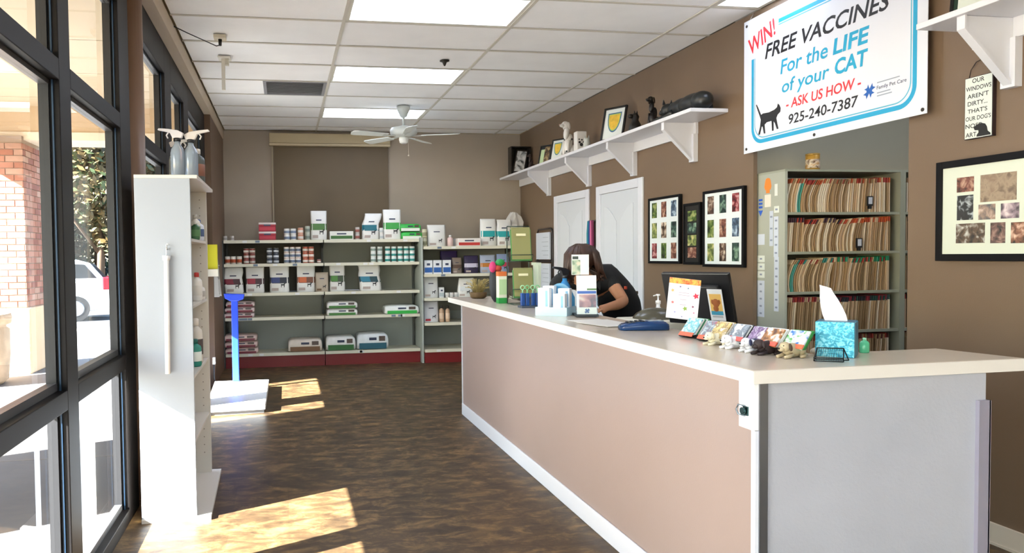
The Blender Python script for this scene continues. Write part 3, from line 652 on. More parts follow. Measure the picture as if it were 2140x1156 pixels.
def dogmark(mb, cx, z, s, y):
    """small dog outline printed on a bag, facing -y"""
    p = [(-.5, 0), (-.38, 0), (-.36, .42), (.1, .42), (.12, 0), (.24, 0), (.28, .5), (.3, .72), (.48, .78), (.42, .98), (.2, 1.0), (.08, .7), (-.4, .68), (-.56, .86), (-.5, .6)]
    mb.add([(cx + a * s, y, z + b * s) for a, b in p], [tuple(range(len(p)))])
def bag(name, w, h, d, band, label, x, y, z, body='#efeeea', band2=None, top=0.0, lean=0.0, group=None, dark=None):
    """upright pet-food bag: gusseted body pinched to a flat crimp, band and picture on the front"""
    root = thing(name, label, 'bag', (0, 0, 0), group)
    mb = MB(); prof = [(0, .92, 1.0), (.03, 1.0, 1.0), (.35, .98, 1.02), (.6, .97, .92), (.8, .98, .55), (.93, 1.0, .16), (1.0, 1.0, .05)]
    vs = []; n = 0
    for tz, kw, kd in prof:
        a = w / 2 * kw; b = d / 2 * kd; sx = lean * tz * tz * h + (0.012 * sin(tz * 9) if top else 0)
        ring = [(-a, -b * .6), (-a * .8, -b), (0, -b * 1.06), (a * .8, -b), (a, -b * .6), (a * .96, 0), (a, b * .6), (a * .8, b), (0, b * 1.03), (-a * .8, b), (-a, b * .6), (-a * .96, 0)]
        n = len(ring); vs += [(p + sx, q, tz * h) for p, q in ring]
    L = len(prof)
    fs = [(i * n + k, i * n + (k + 1) % n, (i + 1) * n + (k + 1) % n, (i + 1) * n + k) for i in range(L - 1) for k in range(n)]
    fs += [tuple(range(n - 1, -1, -1)), tuple((L - 1) * n + k for k in range(n))]
    mb.add(vs, fs, 0, True); mb.build('bag_body', P(body, 0.4, 0, 0.03, 10, 0.25, bscale=25), root)
    def band_mb(z0, z1, x0=-1, x1=1, off=0.0025):
        m = MB(); v = []; segs = 8
        for zz in (z0, (z0 + z1) / 2, z1):
            tz = zz
            for i in range(len(prof) - 1):
                if prof[i][0] <= tz <= prof[i + 1][0]: break
            u = (tz - prof[i][0]) / (prof[i + 1][0] - prof[i][0]); kw = prof[i][1] + u * (prof[i + 1][1] - prof[i][1]); kd = prof[i][2] + u * (prof[i + 1][2] - prof[i][2])
            a = w / 2 * kw; b = d / 2 * kd; sx = lean * tz * tz * h + (0.012 * sin(tz * 9) if top else 0)
            ring = [(-a, -b * .6), (-a * .8, -b), (0, -b * 1.06), (a * .8, -b), (a, -b * .6)]
            for q in range(segs + 1):
                px_ = (x0 + (x1 - x0) * q / segs) * a
                for j in range(4):
                    if ring[j][0] - 1e-9 <= px_ <= ring[j + 1][0] + 1e-9: break
                uu = (px_ - ring[j][0]) / (ring[j + 1][0] - ring[j][0] + 1e-9)
                v.append((px_ + sx, ring[j][1] + uu * (ring[j + 1][1] - ring[j][1]) - off, tz * h))
        f = [(r * (segs + 1) + q, r * (segs + 1) + q + 1, (r + 1) * (segs + 1) + q + 1, (r + 1) * (segs + 1) + q) for r in range(2) for q in range(segs)]
        return m.add(v, f)
    if band: band_mb(0.34, 0.56, -0.99, 0.99).build('colour_band', P(band, 0.4), root)
    if band2: band_mb(0.36, 0.56, -0.85, 0.05, 0.004).build('band_text_block', P(band2, 0.4), root)
    band_mb(0.66, 0.70, -0.35, 0.35, 0.003).build('logo', P('#2c3550', 0.4), root)
    m2 = MB(); dogmark(m2, w * 0.2, h * 0.19, h * 0.17, -d / 2 * 1.08 - 0.003); m2.build('dog_print', P('#26292c', 0.5), root)
    band_mb(0.07, 0.17, -0.8, -0.1, 0.003).build('weight_panel', P(dark or '#b9a9a2', 0.5), root)
    root.location = (x, y, z)
    return root
WH = '#efeeea'
bag('food_bag', 0.205, 0.375, 0.09, '#4c7a3e', 'tall white bag with dark green band, on top of the left unit', 0.444, 9.53, 1.60)
bag('food_bag', 0.22, 0.34, 0.10, '#1f6f80', 'white bag with teal band leaning right, on top of the middle unit', 1.105, 9.53, 1.60, lean=0.12, top=1)
bag('food_bag', 0.235, 0.39, 0.10, '#3fa14a', 'tallest white bag with bright green band, on top of the middle unit', 1.392, 9.53, 1.60)
bag('food_bag', 0.24, 0.285, 0.10, None, 'plain white bag with grey crest on top of the right unit', 1.965, 9.46, 1.50, body='#e6e6e2')
bag('food_bag', 0.215, 0.36, 0.10, '#25a5a8', 'white bag with turquoise band, left of the pair on the right unit', 2.664, 9.46, 1.50)
bag('food_bag', 0.20, 0.35, 0.10, '#25a5a8', 'white bag with turquoise band, right of the pair, beside the rack', 2.878, 9.47, 1.50, top=1)
bag('food_bag', 0.235, 0.325, 0.10, '#4a2530', 'white bag with maroon band at the left end of the third shelf', -0.630, 9.56, 0.938, band2='#8f3344', lean=-0.05, top=1)
bag('food_bag', 0.23, 0.328, 0.10, '#53313b', 'white bag with dark red block, second on the third shelf', -0.369, 9.56, 0.938, band2='#a52c40')
bag('food_bag', 0.245, 0.345, 0.10, '#23283c', 'white bag with navy band, middle of the left unit third shelf', -0.064, 9.56, 0.938, band2='#2f3f78')
bag('food_bag', 0.235, 0.345, 0.10, '#7d4a35', 'white bag with orange band, right of the navy one', 0.272, 9.56, 0.938, band2='#d2693a')
bag('food_bag', 0.165, 0.25, 0.08, None, 'small clear-topped pouch of brown kibble between two bags', 0.472, 9.50, 0.938, body='#b9ab98', dark='#6f5236')
bag('food_bag', 0.20, 0.365, 0.10, '#3d4f38', 'white bag with dark green band at the left of the middle unit', 0.672, 9.56, 0.938, band2='#4f8a3c')
bag('food_bag', 0.28, 0.335, 0.12, '#1d4450', 'white bag with dark teal band alone on the third shelf', 1.101, 9.56, 0.938, band2='#2b7f9c', lean=-0.08, top=1)
bag('food_bag', 0.195, 0.275, 0.09, None, 'white bag with grey crest on the right unit, above the counter tip', 1.877, 9.44, 0.835, body='#e2e4e4')
bag('food_bag', 0.20, 0.25, 0.09, '#dfe3e4', 'white bag partly behind the dried grass on the counter', 2.335, 9.44, 0.835, lean=0.1)
bag('food_bag', 0.195, 0.27, 0.09, None, 'white bag with a red foot panel on the lower right unit', 1.877, 9.44, 0.517, body='#dcdde2', dark='#b12334')
for x, w_, h_, c1, c2, l in ((2.228, 0.13, 0.21, '#8c7d72', '#5a4438', 'brown see-through treat pouch beside the white boxes'), (2.42, 0.19, 0.235, '#33294a', '#c8c4d8', 'dark violet treat pouch with a white panel'), (2.645, 0.21, 0.24, '#a8b2c8', '#c07a2c', 'blue and white treat pouch with orange treats pictured'), (2.85, 0.165, 0.25, '#8f9fc4', '#b42f4c', 'blue treat pouch at the right end of the row')):
    b_ = bag('treat_pouch', w_, h_, 0.07, c2, l, x, 9.43, 1.145, body=c1)
b_ = bag('treat_pouch', 0.235, 0.30, 0.06, None, 'large purple pouch standing behind the treat pouches', 2.165, 9.62, 1.145, body='#3b2a5c')
# crumpled white bag lying on the right end
t = thing('crumpled_bag', 'big crumpled white and grey bag slumped at the right end of the shelving top', 'bag', (3.02, 9.55, 1.50))
mb = MB(); rnd = random.Random(5); vs = []; n = 14; rings = [(0, .15, .12), (.08, .17, .13), (.2, .165, .12), (.3, .135, .09), (.38, .09, .05), (.44, .05, .02)]
for k, (zz, a, b_) in enumerate(rings):
    for j in range(n):
        an = 2 * pi * j / n; q = 1 + rnd.uniform(-.25, .22)
        vs.append((3.03 + a * cos(an) * q + zz * 0.05, 9.56 + b_ * sin(an) * q, 1.50 + zz + (rnd.uniform(-.02, .02) if k else 0)))
mb.add(vs, [(i * n + k, i * n + (k + 1) % n, (i + 1) * n + (k + 1) % n, (i + 1) * n + k) for i in range(len(rings) - 1) for k in range(n)] + [tuple(range(n - 1, -1, -1)), tuple((len(rings) - 1) * n + k for k in range(n))], 0, False)
mb.build('bag_body', P('#d9d6d0', 0.5), t)
MB().box(2.99, 3.09, 9.405, 9.42, 1.66, 1.70).build('logo', P('#54505a', 0.5), t)
# flat lying bags
def flatbag(w, h, d, body, band, label, x, y, z, group=None, rz=0.0):
    root = thing('flat_bag', label, 'bag', (0, 0, 0), group)
    mb = MB(); vs = []; n = 0
    for k, (u, kh) in enumerate([(-1, .55), (-.97, .8), (-.8, .97), (0, 1.0), (.8, .97), (.97, .8), (1, .55)]):
        ring = [(-d / 2 * .97, .06), (-d / 2, .45), (-d / 2 * .93, .9), (-d / 4, 1), (d / 4, 1), (d / 2, .5), (d / 2 * .97, .06), (0, 0)]
        n = len(ring); vs += [(u * w / 2, q, h * r_ * kh + h * (1 - kh) * .3 * (1 if r_ > 0.01 else 0)) for q, r_ in ring]
    L = 7
    fs = [(i * n + k, (i + 1) * n + k, (i + 1) * n + (k + 1) % n, i * n + (k + 1) % n) for i in range(L - 1) for k in range(n)] + [tuple(range(n)), tuple((L - 1) * n + k for k in range(n - 1, -1, -1))]
    mb.add(vs, fs, 0, True); mb.build('bag_body', P(body, 0.4, 0, 0.08, 14, 0.4, bscale=22), root)
    MB().box(-w * .44, w * .44, -d / 2 - .003, -d / 2 + .02, h * .06, h * .42).build('colour_band', P(band, 0.4), root)
    MB().box(-w * .12, w * .12, -d / 2 * .985 - .003, -d / 2 + .02, h * .58, h * .74).build('logo', P('#2c3550', 0.4), root)
    MB().box(w * .2, w * .40, -d / 2 * .985 - .003, -d / 2 + .02, h * .52, h * .82).build('picture', P('#5a4a42', 0.4), root)
    root.location = (x, y, z); root.rotation_euler = (0, 0, rz)
    return root
for k in range(3):
    flatbag(0.37 - .01 * k, 0.068, 0.36, '#d9c4c2', '#7c1d30', 'white and maroon bag lying flat, %s of the three on the fourth shelf' % ('lowest', 'middle', 'topmost')[k], -0.57 + 0.008 * k, 9.62, 0.63 + 0.070 * k, 'maroon bags on the fourth shelf')
for k in range(3):
    flatbag(0.40, 0.078, 0.38, '#d8bdb4', '#7c1d30', 'white and maroon bag lying flat, %s of the three on the bottom shelf' % ('lowest', 'middle', 'topmost')[k], -0.545 - 0.006 * k, 9.62, 0.178 + 0.081 * k, 'maroon bags on the bottom shelf')
for k in range(2):
    flatbag(0.385, 0.088, 0.36, '#eceae4', '#3f7a34', 'white and green bag lying flat, %s of the pair on the fourth shelf' % ('lower', 'upper')[k], 0.725, 9.62, 0.63 + 0.091 * k, 'green bags on the fourth shelf')
flatbag(0.44, 0.115, 0.38, '#e9ece6', '#37b04a', 'white and bright green bag lying flat at the right of the fourth shelf', 1.50, 9.62, 0.63)
flatbag(0.425, 0.165, 0.38, '#ded2c2', '#7a5432', 'white and brown bag lying flat on the bottom shelf', 0.245, 9.62, 0.178)
flatbag(0.375, 0.185, 0.38, '#e4e4de', '#2f6b32', 'white and dark green bag lying flat at the left of the middle bottom shelf', 0.70, 9.62, 0.178)
flatbag(0.40, 0.215, 0.38, '#d9dede', '#1f5a6c', 'thick white and teal bag lying flat on the middle bottom shelf', 1.112, 9.62, 0.178)
for k in range(2):
    flatbag(0.275, 0.10, 0.25, '#35b548', '#eef2ea', 'bright green bag, %s of the pair lying on top of the middle unit' % ('lower', 'upper')[k], 1.60 + 0.045 - 0.02 * k, 9.58, 1.60 + 0.103 * k, 'bright green bags on top')
def carton(w, h, d, body, stripe, label, x, y, z, cat='box', group=None, name='carton'):
    root = thing(name, label, cat, (0, 0, 0), group)
    MB().box(-w / 2, w / 2, -d / 2, d / 2, 0, h).build('box_body', P(body, 0.45), root, bev=0.003)
    MB().box(-w * .46, w * .46, -d / 2 - .002, -d / 2, h * .12, h * .48).build('stripe', P(stripe, 0.45), root)
    MB().box(-w * .2, w * .2, -d / 2 - .002, -d / 2, h * .62, h * .78).build('logo', P('#3a4460', 0.45), root)
    root.location = (x, y, z); return root
for i, (x) in enumerate((1.840, 1.960, 2.085)):
    carton(0.108, 0.18, 0.09, '#e9edf2', '#2a5fa8', 'white and blue carton, %s of the three on the right unit' % ('leftmost', 'middle', 'rightmost')[i], x, 9.41, 1.145, group='white and blue cartons')
carton(0.30, 0.11, 0.28, '#e9e8e0', '#3c6a34', 'low white and green tray box on top of the middle unit', 0.73, 9.58, 1.60)
carton(0.305, 0.105, 0.26, '#efe9e4', '#c23a34', 'low white tray box with a red label on top of the right unit', 2.378, 9.46, 1.50)
carton(0.065, 0.135, 0.06, '#e9eaea', '#b8c4c8', 'small narrow white box beside the crest bag', 2.018, 9.42, 0.835)
for k in range(2):
    r_ = carton(0.21, 0.112, 0.20, '#a8243a', '#c83c50', '%s of two dark red shrink-wrapped trays on top of the left unit' % ('lower', 'upper')[k], -0.203, 9.56, 1.60 + 0.1135 * k, group='dark red trays')
    MB().box(-.1055, .1055, -.103, .101, .088, .1115).build('white_band', P('#e8d9d6', 0.45), r_, local=True)
def bottle(r, h, body, cap, label, x, y, z, group=None, name='bottle', band=None):
    root = thing(name, label, 'bottle', (0, 0, 0), group)
    MB().lathe((0, 0, 0), [(r * .85, 0), (r, .01), (r, h * .66), (r * .9, h * .74), (r * .4, h * .82), (r * .4, h * .84)], 16).build('bottle_body', P(body, 0.35), root)
    MB().lathe((0, 0, h * .84), [(r * .46, 0), (r * .46, h * .14), (r * .3, h * .16)], 14).build('cap', P(cap, 0.4), root)
    if band: MB().lathe((0, 0, h * .2), [(r + .0006, 0), (r + .0012, .001), (r + .0012, h * .34), (r + .0006, h * .34 + .001)], 16).build('label_band', P(band, 0.5), root)
    root.location = (x, y, z); return root
bottle(0.033, 0.215, '#c9a98c', '#2c2624', 'tan bottle with black cap, left of the pair on the lower right unit', 2.018, 9.42, 0.517, 'tan bottles', band='#e2c9b0')
bottle(0.030, 0.210, '#c9a98c', '#2c2624', 'tan bottle with black cap, right of the pair on the lower right unit', 2.100, 9.42, 0.517, 'tan bottles', band='#e2c9b0')
bottle(0.038, 0.15, '#e3c6c2', '#f0eeea', 'short pale pink bottle on top of the right unit', 2.148, 9.44, 1.50)
# ------------------------------------------------------------------ white shelf unit by the window
t = thing('storage_shelf', 'tall narrow white storage shelf by the window, its plain side to the viewer', 'shelf', (-0.62, 4.4, 0))
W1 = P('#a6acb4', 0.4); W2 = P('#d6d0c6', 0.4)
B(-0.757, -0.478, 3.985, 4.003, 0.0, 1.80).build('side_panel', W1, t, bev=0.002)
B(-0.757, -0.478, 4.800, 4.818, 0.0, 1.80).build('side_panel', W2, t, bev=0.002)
B(-0.757, -0.751, 4.003, 4.800, 0.03, 1.80).build('back_panel', W2, t)
B(-0.757, -0.44, 3.982, 4.83, 1.80, 1.818).build('top_board', W2, t, bev=0.002)
for z in (0.41, 0.755, 1.13, 1.49): B(-0.751, -0.485, 4.003, 4.800, z - 0.016, z).build('shelf_board', W2, t, bev=0.001)
MB().prism([(-0.757, 3.975, 0), (-0.405, 3.975, 0), (-0.425, 4.86, 0), (-0.757, 4.86, 0)], (0, 0, 0.022)).build('base_board', W2, t)
mb = MB()
for z in [0.15 + 0.05 * k for k in range(33)]:
    for yy in (4.7995,): mb.cyl((-0.52, yy + .0004, z), (-0.52, yy - 0.0006, z), 0.004, n=6).cyl((-0.70, yy + .0004, z), (-0.70, yy - 0.0006, z), 0.004, n=6)
mb.build('peg_holes', P('#8f877b', 0.7), t, kind='stuff')
t = thing('hanging_wand', 'white plastic wand hanging from a small hook on the shelf side panel', 'wand', (-0.6, 3.975, 0.78))
MB().tube([(-0.598, 3.984, 1.43), (-0.598, 3.970, 1.44), (-0.600, 3.968, 1.455), (-0.594, 3.968, 1.462), (-0.588, 3.968, 1.452)], 0.003).build('hook', P('#c9cdcc', 0.3, 0.6), t)
MB().tube([(-0.600, 3.968, 1.44), (-0.602, 3.968, 1.38)], 0.003).cyl((-0.601, 3.968, 1.385), (-0.607, 3.968, 0.785), 0.0135, n=12).build('rod', P('#f5f6f7', 0.3), t)
MB().cyl((-0.601, 3.968, 1.40), (-0.601, 3.968, 1.375), 0.022, 0.019, n=14).build('collar', P('#e9ebee', 0.3), t)
def spray(x, y, z, h, body, head, label, ang, s=1.0):
    r = 0.038 * s
    root = thing('spray_bottle', label, 'bottle', (0, 0, 0), 'spray bottles on the white shelf')
    b = MB().lathe((0, 0, 0), [(r * .9, 0), (r, .008), (r, h * .50), (r * .88, h * .58), (r * .42, h * .68), (r * .40, h * .74)], 18).build('bottle_body', body, root)
    MB().lathe((0, 0, h * .735), [(r * .5, 0), (r * .52, h * .06), (r * .42, h * .07)], 14).build('collar', P('#23262b', 0.4), root)
    pr2 = [(-.022, .80), (-.03, .90), (-.005, .955), (.04, .985), (.085, 1.0), (.09, .965), (.05, .93), (.032, .905), (.02, .80)]
    MB().prism([(a * s * 1.15, -0.011 * s, b_ * h) for a, b_ in pr2], (0, 0.022 * s, 0)).build('trigger_head', head, root, bev=0.002)
    MB().tube([(.045 * s, 0, .93 * h), (.058 * s, 0, .86 * h), (.05 * s, 0, .80 * h)], .0045 * s).build('trigger', head, root)
    root.location = (x, y, z); root.rotation_euler = (0, 0, ang); return root
CLEAR = P('#b9c7d6', 0.12, 0, spec=0.6, trans=0.5)
spray(-0.560, 4.16, 1.818, 0.27, CLEAR, P('#f1eeee', 0.35), 'clear spray bottle with white trigger pointing left, nearest on the shelf', radians(170))
spray(-0.492, 4.18, 1.818, 0.265, CLEAR, P('#eee9e0', 0.35), 'clear spray bottle with white trigger pointing right, second on the shelf', radians(-10))
spray(-0.60, 4.38, 1.818, 0.25, P('#c7ccc9', 0.2, 0), P('#e9e4da', 0.35), 'clear spray bottle standing behind the two front bottles', radians(20))
bottle(0.042, 0.20, '#5a5f5a', '#d9d4cf', 'dark bottle with pale cap at the back of the shelf top', -0.488, 4.44, 1.818, band='#8c5b45')
bottle(0.030, 0.155, '#e6e0d2', '#cfcabf', 'cream bottle on the uppermost board of the white shelf', -0.52, 4.55, 1.49, band='#7d8f6a')
bottle(0.034, 0.13, '#d7dbe4', '#3f5f9c', 'white and blue bottle on the uppermost board of the white shelf', -0.515, 4.66, 1.49, band='#4a5f86')
bottle(0.026, 0.11, '#3e6a44', '#e9e6dd', 'small green bottle on the uppermost board of the white shelf', -0.51, 4.47, 1.49, band='#5d8a58')
bottle(0.032, 0.17, '#eae6df', '#c2362f', 'white bottle with a red cap on the middle board', -0.515, 4.52, 1.13, band='#e1dcd2')
bottle(0.030, 0.10, '#e7e3dc', '#e9e5df', 'squat white bottle behind the red capped one', -0.51, 4.64, 1.13, band='#b3aea6')
bottle(0.040, 0.27, '#ded7cb', '#efe9df', 'tall cream bottle with a dark band on the lower board', -0.53, 4.55, 0.755, band='#4c3f3a')
bottle(0.036, 0.16, '#2f8f7f', '#27695f', 'teal green bottle on the lower board', -0.52, 4.42, 0.755, band='#e6efe9')
# yellow sheet holder, brochure rack and cable past the shelf
t = thing('leaflet_box', 'yellow leaflet box with white foot fixed to the dark window post', 'leaflet holder', (-0.76, 8.08, 1.2))
B(-0.82, -0.70, 8.06, 8.10, 1.27, 1.53).build('yellow_sheet', P('#d8d022', 0.5), t, bev=0.004)
B(-0.82, -0.695, 8.045, 8.105, 1.19, 1.268).build('pocket', P('#e9e2d2', 0.5), t)
t = thing('wall_rack', 'slanted grey plastic rack on the left wall above the blue post', 'rack', (-0.74, 8.3, 0.95))
MB().prism([(-0.757, 8.25, 0.96), (-0.70, 8.25, 0.96), (-0.745, 8.25, 1.50), (-0.757, 8.25, 1.50)], (0, 0.012, 0)).build('side_plate', P('#b5b2ae', 0.4), t)
MB().prism([(-0.757, 8.50, 0.96), (-0.70, 8.50, 0.96), (-0.745, 8.50, 1.50), (-0.757, 8.50, 1.50)], (0, 0.012, 0)).build('side_plate', P('#b5b2ae', 0.4), t)
for z in (0.98, 1.14, 1.30): B(-0.757, -0.715, 8.262, 8.50, z, z + 0.008).build('ledge', P('#c9c6c0', 0.4), t)
# veterinary floor scale
t = thing('floor_scale', 'flat white animal scale on the floor with a blue readout post', 'scale', (-0.47, 7.28, 0))
MB().prism([(-0.70, 6.61, 0.03), (-0.186, 6.65, 0.03), (-0.182, 7.935, 0.03), (-0.742, 7.945, 0.03)], (0, 0, 0.06)).build('platform', P('#dfe4e8', 0.3), t, bev=0.006)
MB().prism([(-0.69, 6.63, 0.0), (-0.20, 6.67, 0.0), (-0.196, 7.92, 0.0), (-0.73, 7.93, 0.0)], (0, 0, 0.03)).build('base', P('#8d9298', 0.5), t)
B(-0.553, -0.485, 7.86, 7.90, 0.09, 0.945).build('post', P('#1d3fc4', 0.35), t, bev=0.006)
MB().prism([(-0.625, 7.84, 1.015), (-0.615, 7.84, 0.965), (-0.56, 7.84, 0.935), (-0.478, 7.84, 0.935), (-0.425, 7.84, 0.955), (-0.415, 7.84, 1.005)], (0, 0.08, 0)).build('readout_head', P('#1c3bb4', 0.35), t, bev=0.006)
t = thing('power_cable', 'dark cable looping from the wall behind the scale platform', 'cable', (-0.74, 6.9, 0))
MB().tube([(-0.750, 7.96, 0.30), (-0.752, 7.99, 0.12), (-0.735, 7.99, 0.02), (-0.60, 8.02, 0.008), (-0.45, 8.06, 0.008)], 0.006).build('cord', P('#24292c', 0.5), t)
B(-0.76, -0.735, 7.94, 7.99, 0.27, 0.34).build('plug', P('#e6e3dc', 0.4), t)
# ------------------------------------------------------------------ ceiling fittings
t = thing('ceiling_fan', 'white ceiling fan with five blades and a small lamp cup', 'fan', (1.337, 8.15, CZ))
FW = P('#cfd3ce', 0.4)
fx, fy, fz = 1.337, 8.15, 2.76
MB().lathe((fx, fy, CZ - 0.125), [(.02, 0), (.035, .01), (.07, .08), (.075, .12)], 20).build('canopy', FW, t)
MB().cyl((fx, fy, fz + .05), (fx, fy, CZ - .11), 0.0125).build('downrod', FW, t)
MB().lathe((fx, fy, fz - .055), [(.05, 0), (.11, .012), (.15, .035), (.155, .07), (.14, .10), (.06, .118), (.03, .12)], 28).build('motor_housing', FW, t)
MB().lathe((fx, fy, fz - .125), [(.03, 0), (.045, .008), (.055, .045), (.05, .07)], 20).build('lamp_cup', P('#eceeea', 0.4), t)
for k in range(5):
    a = radians(-19 + 72 * k); ux = Vector((cos(a), sin(a), 0)); uy = Vector((-sin(a), cos(a), 0)); c = Vector((fx, fy, fz - .045))
    bl = [(0.20, -.045), (0.58, -.062), (0.615, -.05), (0.63, 0), (0.615, .05), (0.58, .062), (0.20, .045)]
    MB().prism([c + ux * r + uy * q + Z * (q * 0.2) for r, q in bl], (0, 0, 0.007)).build('blade', P('#dcdfd9', 0.45), t)
    MB().prism([c + ux * r + uy * q + Z * (q * 0.2 - .004) for r, q in [(0.10, -.012), (0.19, -.012), (0.25, -.035), (0.25, .035), (0.19, .012), (0.10, .012)]], (0, 0, 0.004)).build('blade_iron', P('#c9cdc6', 0.4), t)
MB().tube([(fx + .045, fy - .02, fz - .07), (fx + .05, fy - .02, fz - .25)], 0.0018, 5).sphere((fx + .05, fy - .02, fz - .26), .009, 8, 6).build('pull_chain', P('#d8cfc0', 0.4), t)
t = thing('ceiling_sensor', 'small cream ceiling box with a black plug and wire', 'sensor', (-0.45, 5.72, CZ - 0.05))
MB().prism([(-0.49, 5.68, CZ), (-0.40, 5.68, CZ), (-0.40, 5.77, CZ), (-0.49, 5.77, CZ)], (0, 0, -0.028)).build('box', P('#d8cdb6', 0.5), t, bev=0.004)
MB().cyl((-0.445, 5.725, CZ - .028), (-0.445, 5.725, CZ - .075), .014, .011).build('plug', P('#1a1a1a', 0.5), t)
MB().tube([(-0.445, 5.725, CZ - .07), (-0.47, 5.70, CZ - .085), (-0.55, 5.62, CZ - .07), (-0.66, 5.55, CZ - .04), (-0.745, 5.50, CZ - .012)], 0.004).build('wire', P('#2b2b2b', 0.5), t)
t = thing('sprinkler_head', 'small dark sprinkler head hanging from a ceiling tile', 'sprinkler', (1.383, 6.225, CZ - 0.04))
MB().lathe((1.383, 6.225, CZ - .045), [(.006, 0), (.012, .012), (.02, .032), (.042, .04), (.042, .045)], 14).build('sprinkler_body', P('#2e2a24', 0.4, 0.5), t)
t = thing('hanging_bracket', 'white plate bracket hanging from the ceiling beside the windows', 'bracket', (-0.47, 6.35, CZ - 0.27))
MB().box(-0.51, -0.41, 6.28, 6.42, CZ - .012, CZ - .0005).build('ceiling_plate', P('#e8e4d8', 0.5), t)
B(-0.485, -0.455, 6.325, 6.345, CZ - 0.27, CZ - .012).build('drop_plate', P('#e6e1d4', 0.5), t, bev=0.003)
MB().box(-0.455, -0.425, 6.32, 6.38, CZ - 0.06, CZ - .012).build('sensor_block', P('#cfc9b9', 0.5), t)

# ------------------------------------------------------------------ wall shelves with brackets
def wall_shelf(y0, y1, bys, label, cleat):
    t = thing('wall_shelf', label, 'shelf', (3.11, (y0 + y1) / 2, 2.41))
    B(2.955, 3.258, y0, y1, 2.415, 2.443).build('shelf_board', TRIMW, t, bev=0.003)
    B(3.236, 3.258, cleat[0], cleat[1], 2.325, 2.4145).build('cleat', TRIMW, t)
    for y in bys:
        g_ = MB().prism([(3.235, y - .009, 2.414), (2.985, y - .009, 2.414), (2.985, y - .009, 2.36), (3.235, y - .009, 2.125)], (0, .018, 0)).build('gusset', TRIMW, t)
        MB().box(3.220, 3.2585, y - .034, y + .034, 2.105, 2.3245).build('wall_batten', TRIMW, g_)
        MB().prism([(2.985, y - .02, 2.414), (2.975, y - .02, 2.414), (2.975, y - .02, 2.355), (3.225, y - .02, 2.112), (3.238, y - .02, 2.118), (2.985, y - .02, 2.362)], (0, .04, 0)).build('edge_strip', TRIMW, g_)
    return t
wall_shelf(5.03, 9.88, [5.47, 6.49, 7.52, 8.73], 'long white shelf on four triangular brackets above the doors', (5.43, 9.88))
wall_shelf(0.4, 3.075, [2.86, 1.7], 'white wall shelf with triangular bracket cut by the right edge', (0.5, 3.05))
ST = 2.443
def frame(w, h, border, depth, pics, mat_, label, loc, rz=0.0, tilt=0.0, fcol='#101010', name='picture_frame', group=None, cat='picture frame'):
    """frame facing -y before rotation, bottom edge at z=0; pics: (x0,x1,z0,z1,material)"""
    root = thing(name, label, cat, (0, 0, 0), group)
    R = Matrix.Rotation(tilt, 3, 'X')
    def tr(mb):
        mb.v = [tuple(R @ Vector(v)) for v in mb.v]; return mb
    F = P(fcol, 0.3)
    tr(MB().box(-w / 2, -w / 2 + border, 0, depth, 0, h).box(w / 2 - border, w / 2, 0, depth, 0, h).box(-w / 2 + border, w / 2 - border, 0, depth, 0, border).box(-w / 2 + border, w / 2 - border, 0, depth, h - border, h)).build('frame', F, root, bev=0.002)
    tr(B(-w / 2 + border, w / 2 - border, depth * .55, depth * .9, border, h - border)).build('mat_board', mat_, root)
    for x0, x1, z0, z1, m in pics:
        tr(B(x0, x1, depth * .55 - .0015, depth * .55 - .0002, z0, z1)).build('photo', m, root)
    root.location = loc; root.rotation_euler = (0, 0, rz)
    return root
SHD = P('#e3ebe9', 0.5)
def shield(root, w, h, cx, cz, tilt, yy):
    R = Matrix.Rotation(tilt, 3, 'X')
    def poly(k, y_, m_, nm):
        pts = []
        for i in range(13):
            u = -1 + i / 6; pts.append((cx + u * w / 2 * k, y_, cz + h * .42 * k))
        pts = [(cx - w / 2 * k, cz + h * .42 * k), (cx + w / 2 * k, cz + h * .42 * k)]
        for i in range(1, 12):
            a = i / 12; pts.append((cx + w / 2 * k * cos(a * pi) * (1 if True else 1), cz + h * .42 * k - h * .92 * k * sin(a * pi) ** .8 * (.55 + .45)))
        mb = MB().add([tuple(R @ Vector((x, y_, z))) for x, z in pts], [tuple(range(len(pts)))[::-1]]); mb.build(nm, m_, root, local=True)
    poly(1.0, yy, P('#3f6f8f', 0.5), 'shield_edge'); poly(0.86, yy - .0006, P('#b9d06a', 0.5), 'shield_rim'); poly(0.76, yy - .0012, P('#e0b93c', 0.5, 0, 0.15, 30), 'shield_field')
TLT = radians(-14)
f1 = frame(0.25, 0.33, 0.018, 0.02, [], SHD, 'black frame with a yellow shield certificate in the middle of the long shelf', (3.04, 6.55, ST + .003), radians(-60), TLT); shield(f1, 0.15, 0.21, 0, 0.185, TLT, 0.0095)
f2 = frame(0.18, 0.25, 0.014, 0.018, [], SHD, 'black frame with a yellow shield certificate behind the white dog statue', (3.04, 7.98, ST + .003), radians(-60), TLT); shield(f2, 0.11, 0.16, 0, 0.14, TLT, 0.0085)
frame(0.17, 0.24, 0.014, 0.018, [(-.07, -.015, .02, .19, P('#b7cfa0', .5)), (-.013, .07, .02, .22, picmat(3, ['#1a1510', '#5c4528', '#b09868'], 25))], P('#171a1c', .5), 'black frame with a dark dog picture left of the certificate', (3.04, 8.38, ST + .003), radians(-60), TLT)
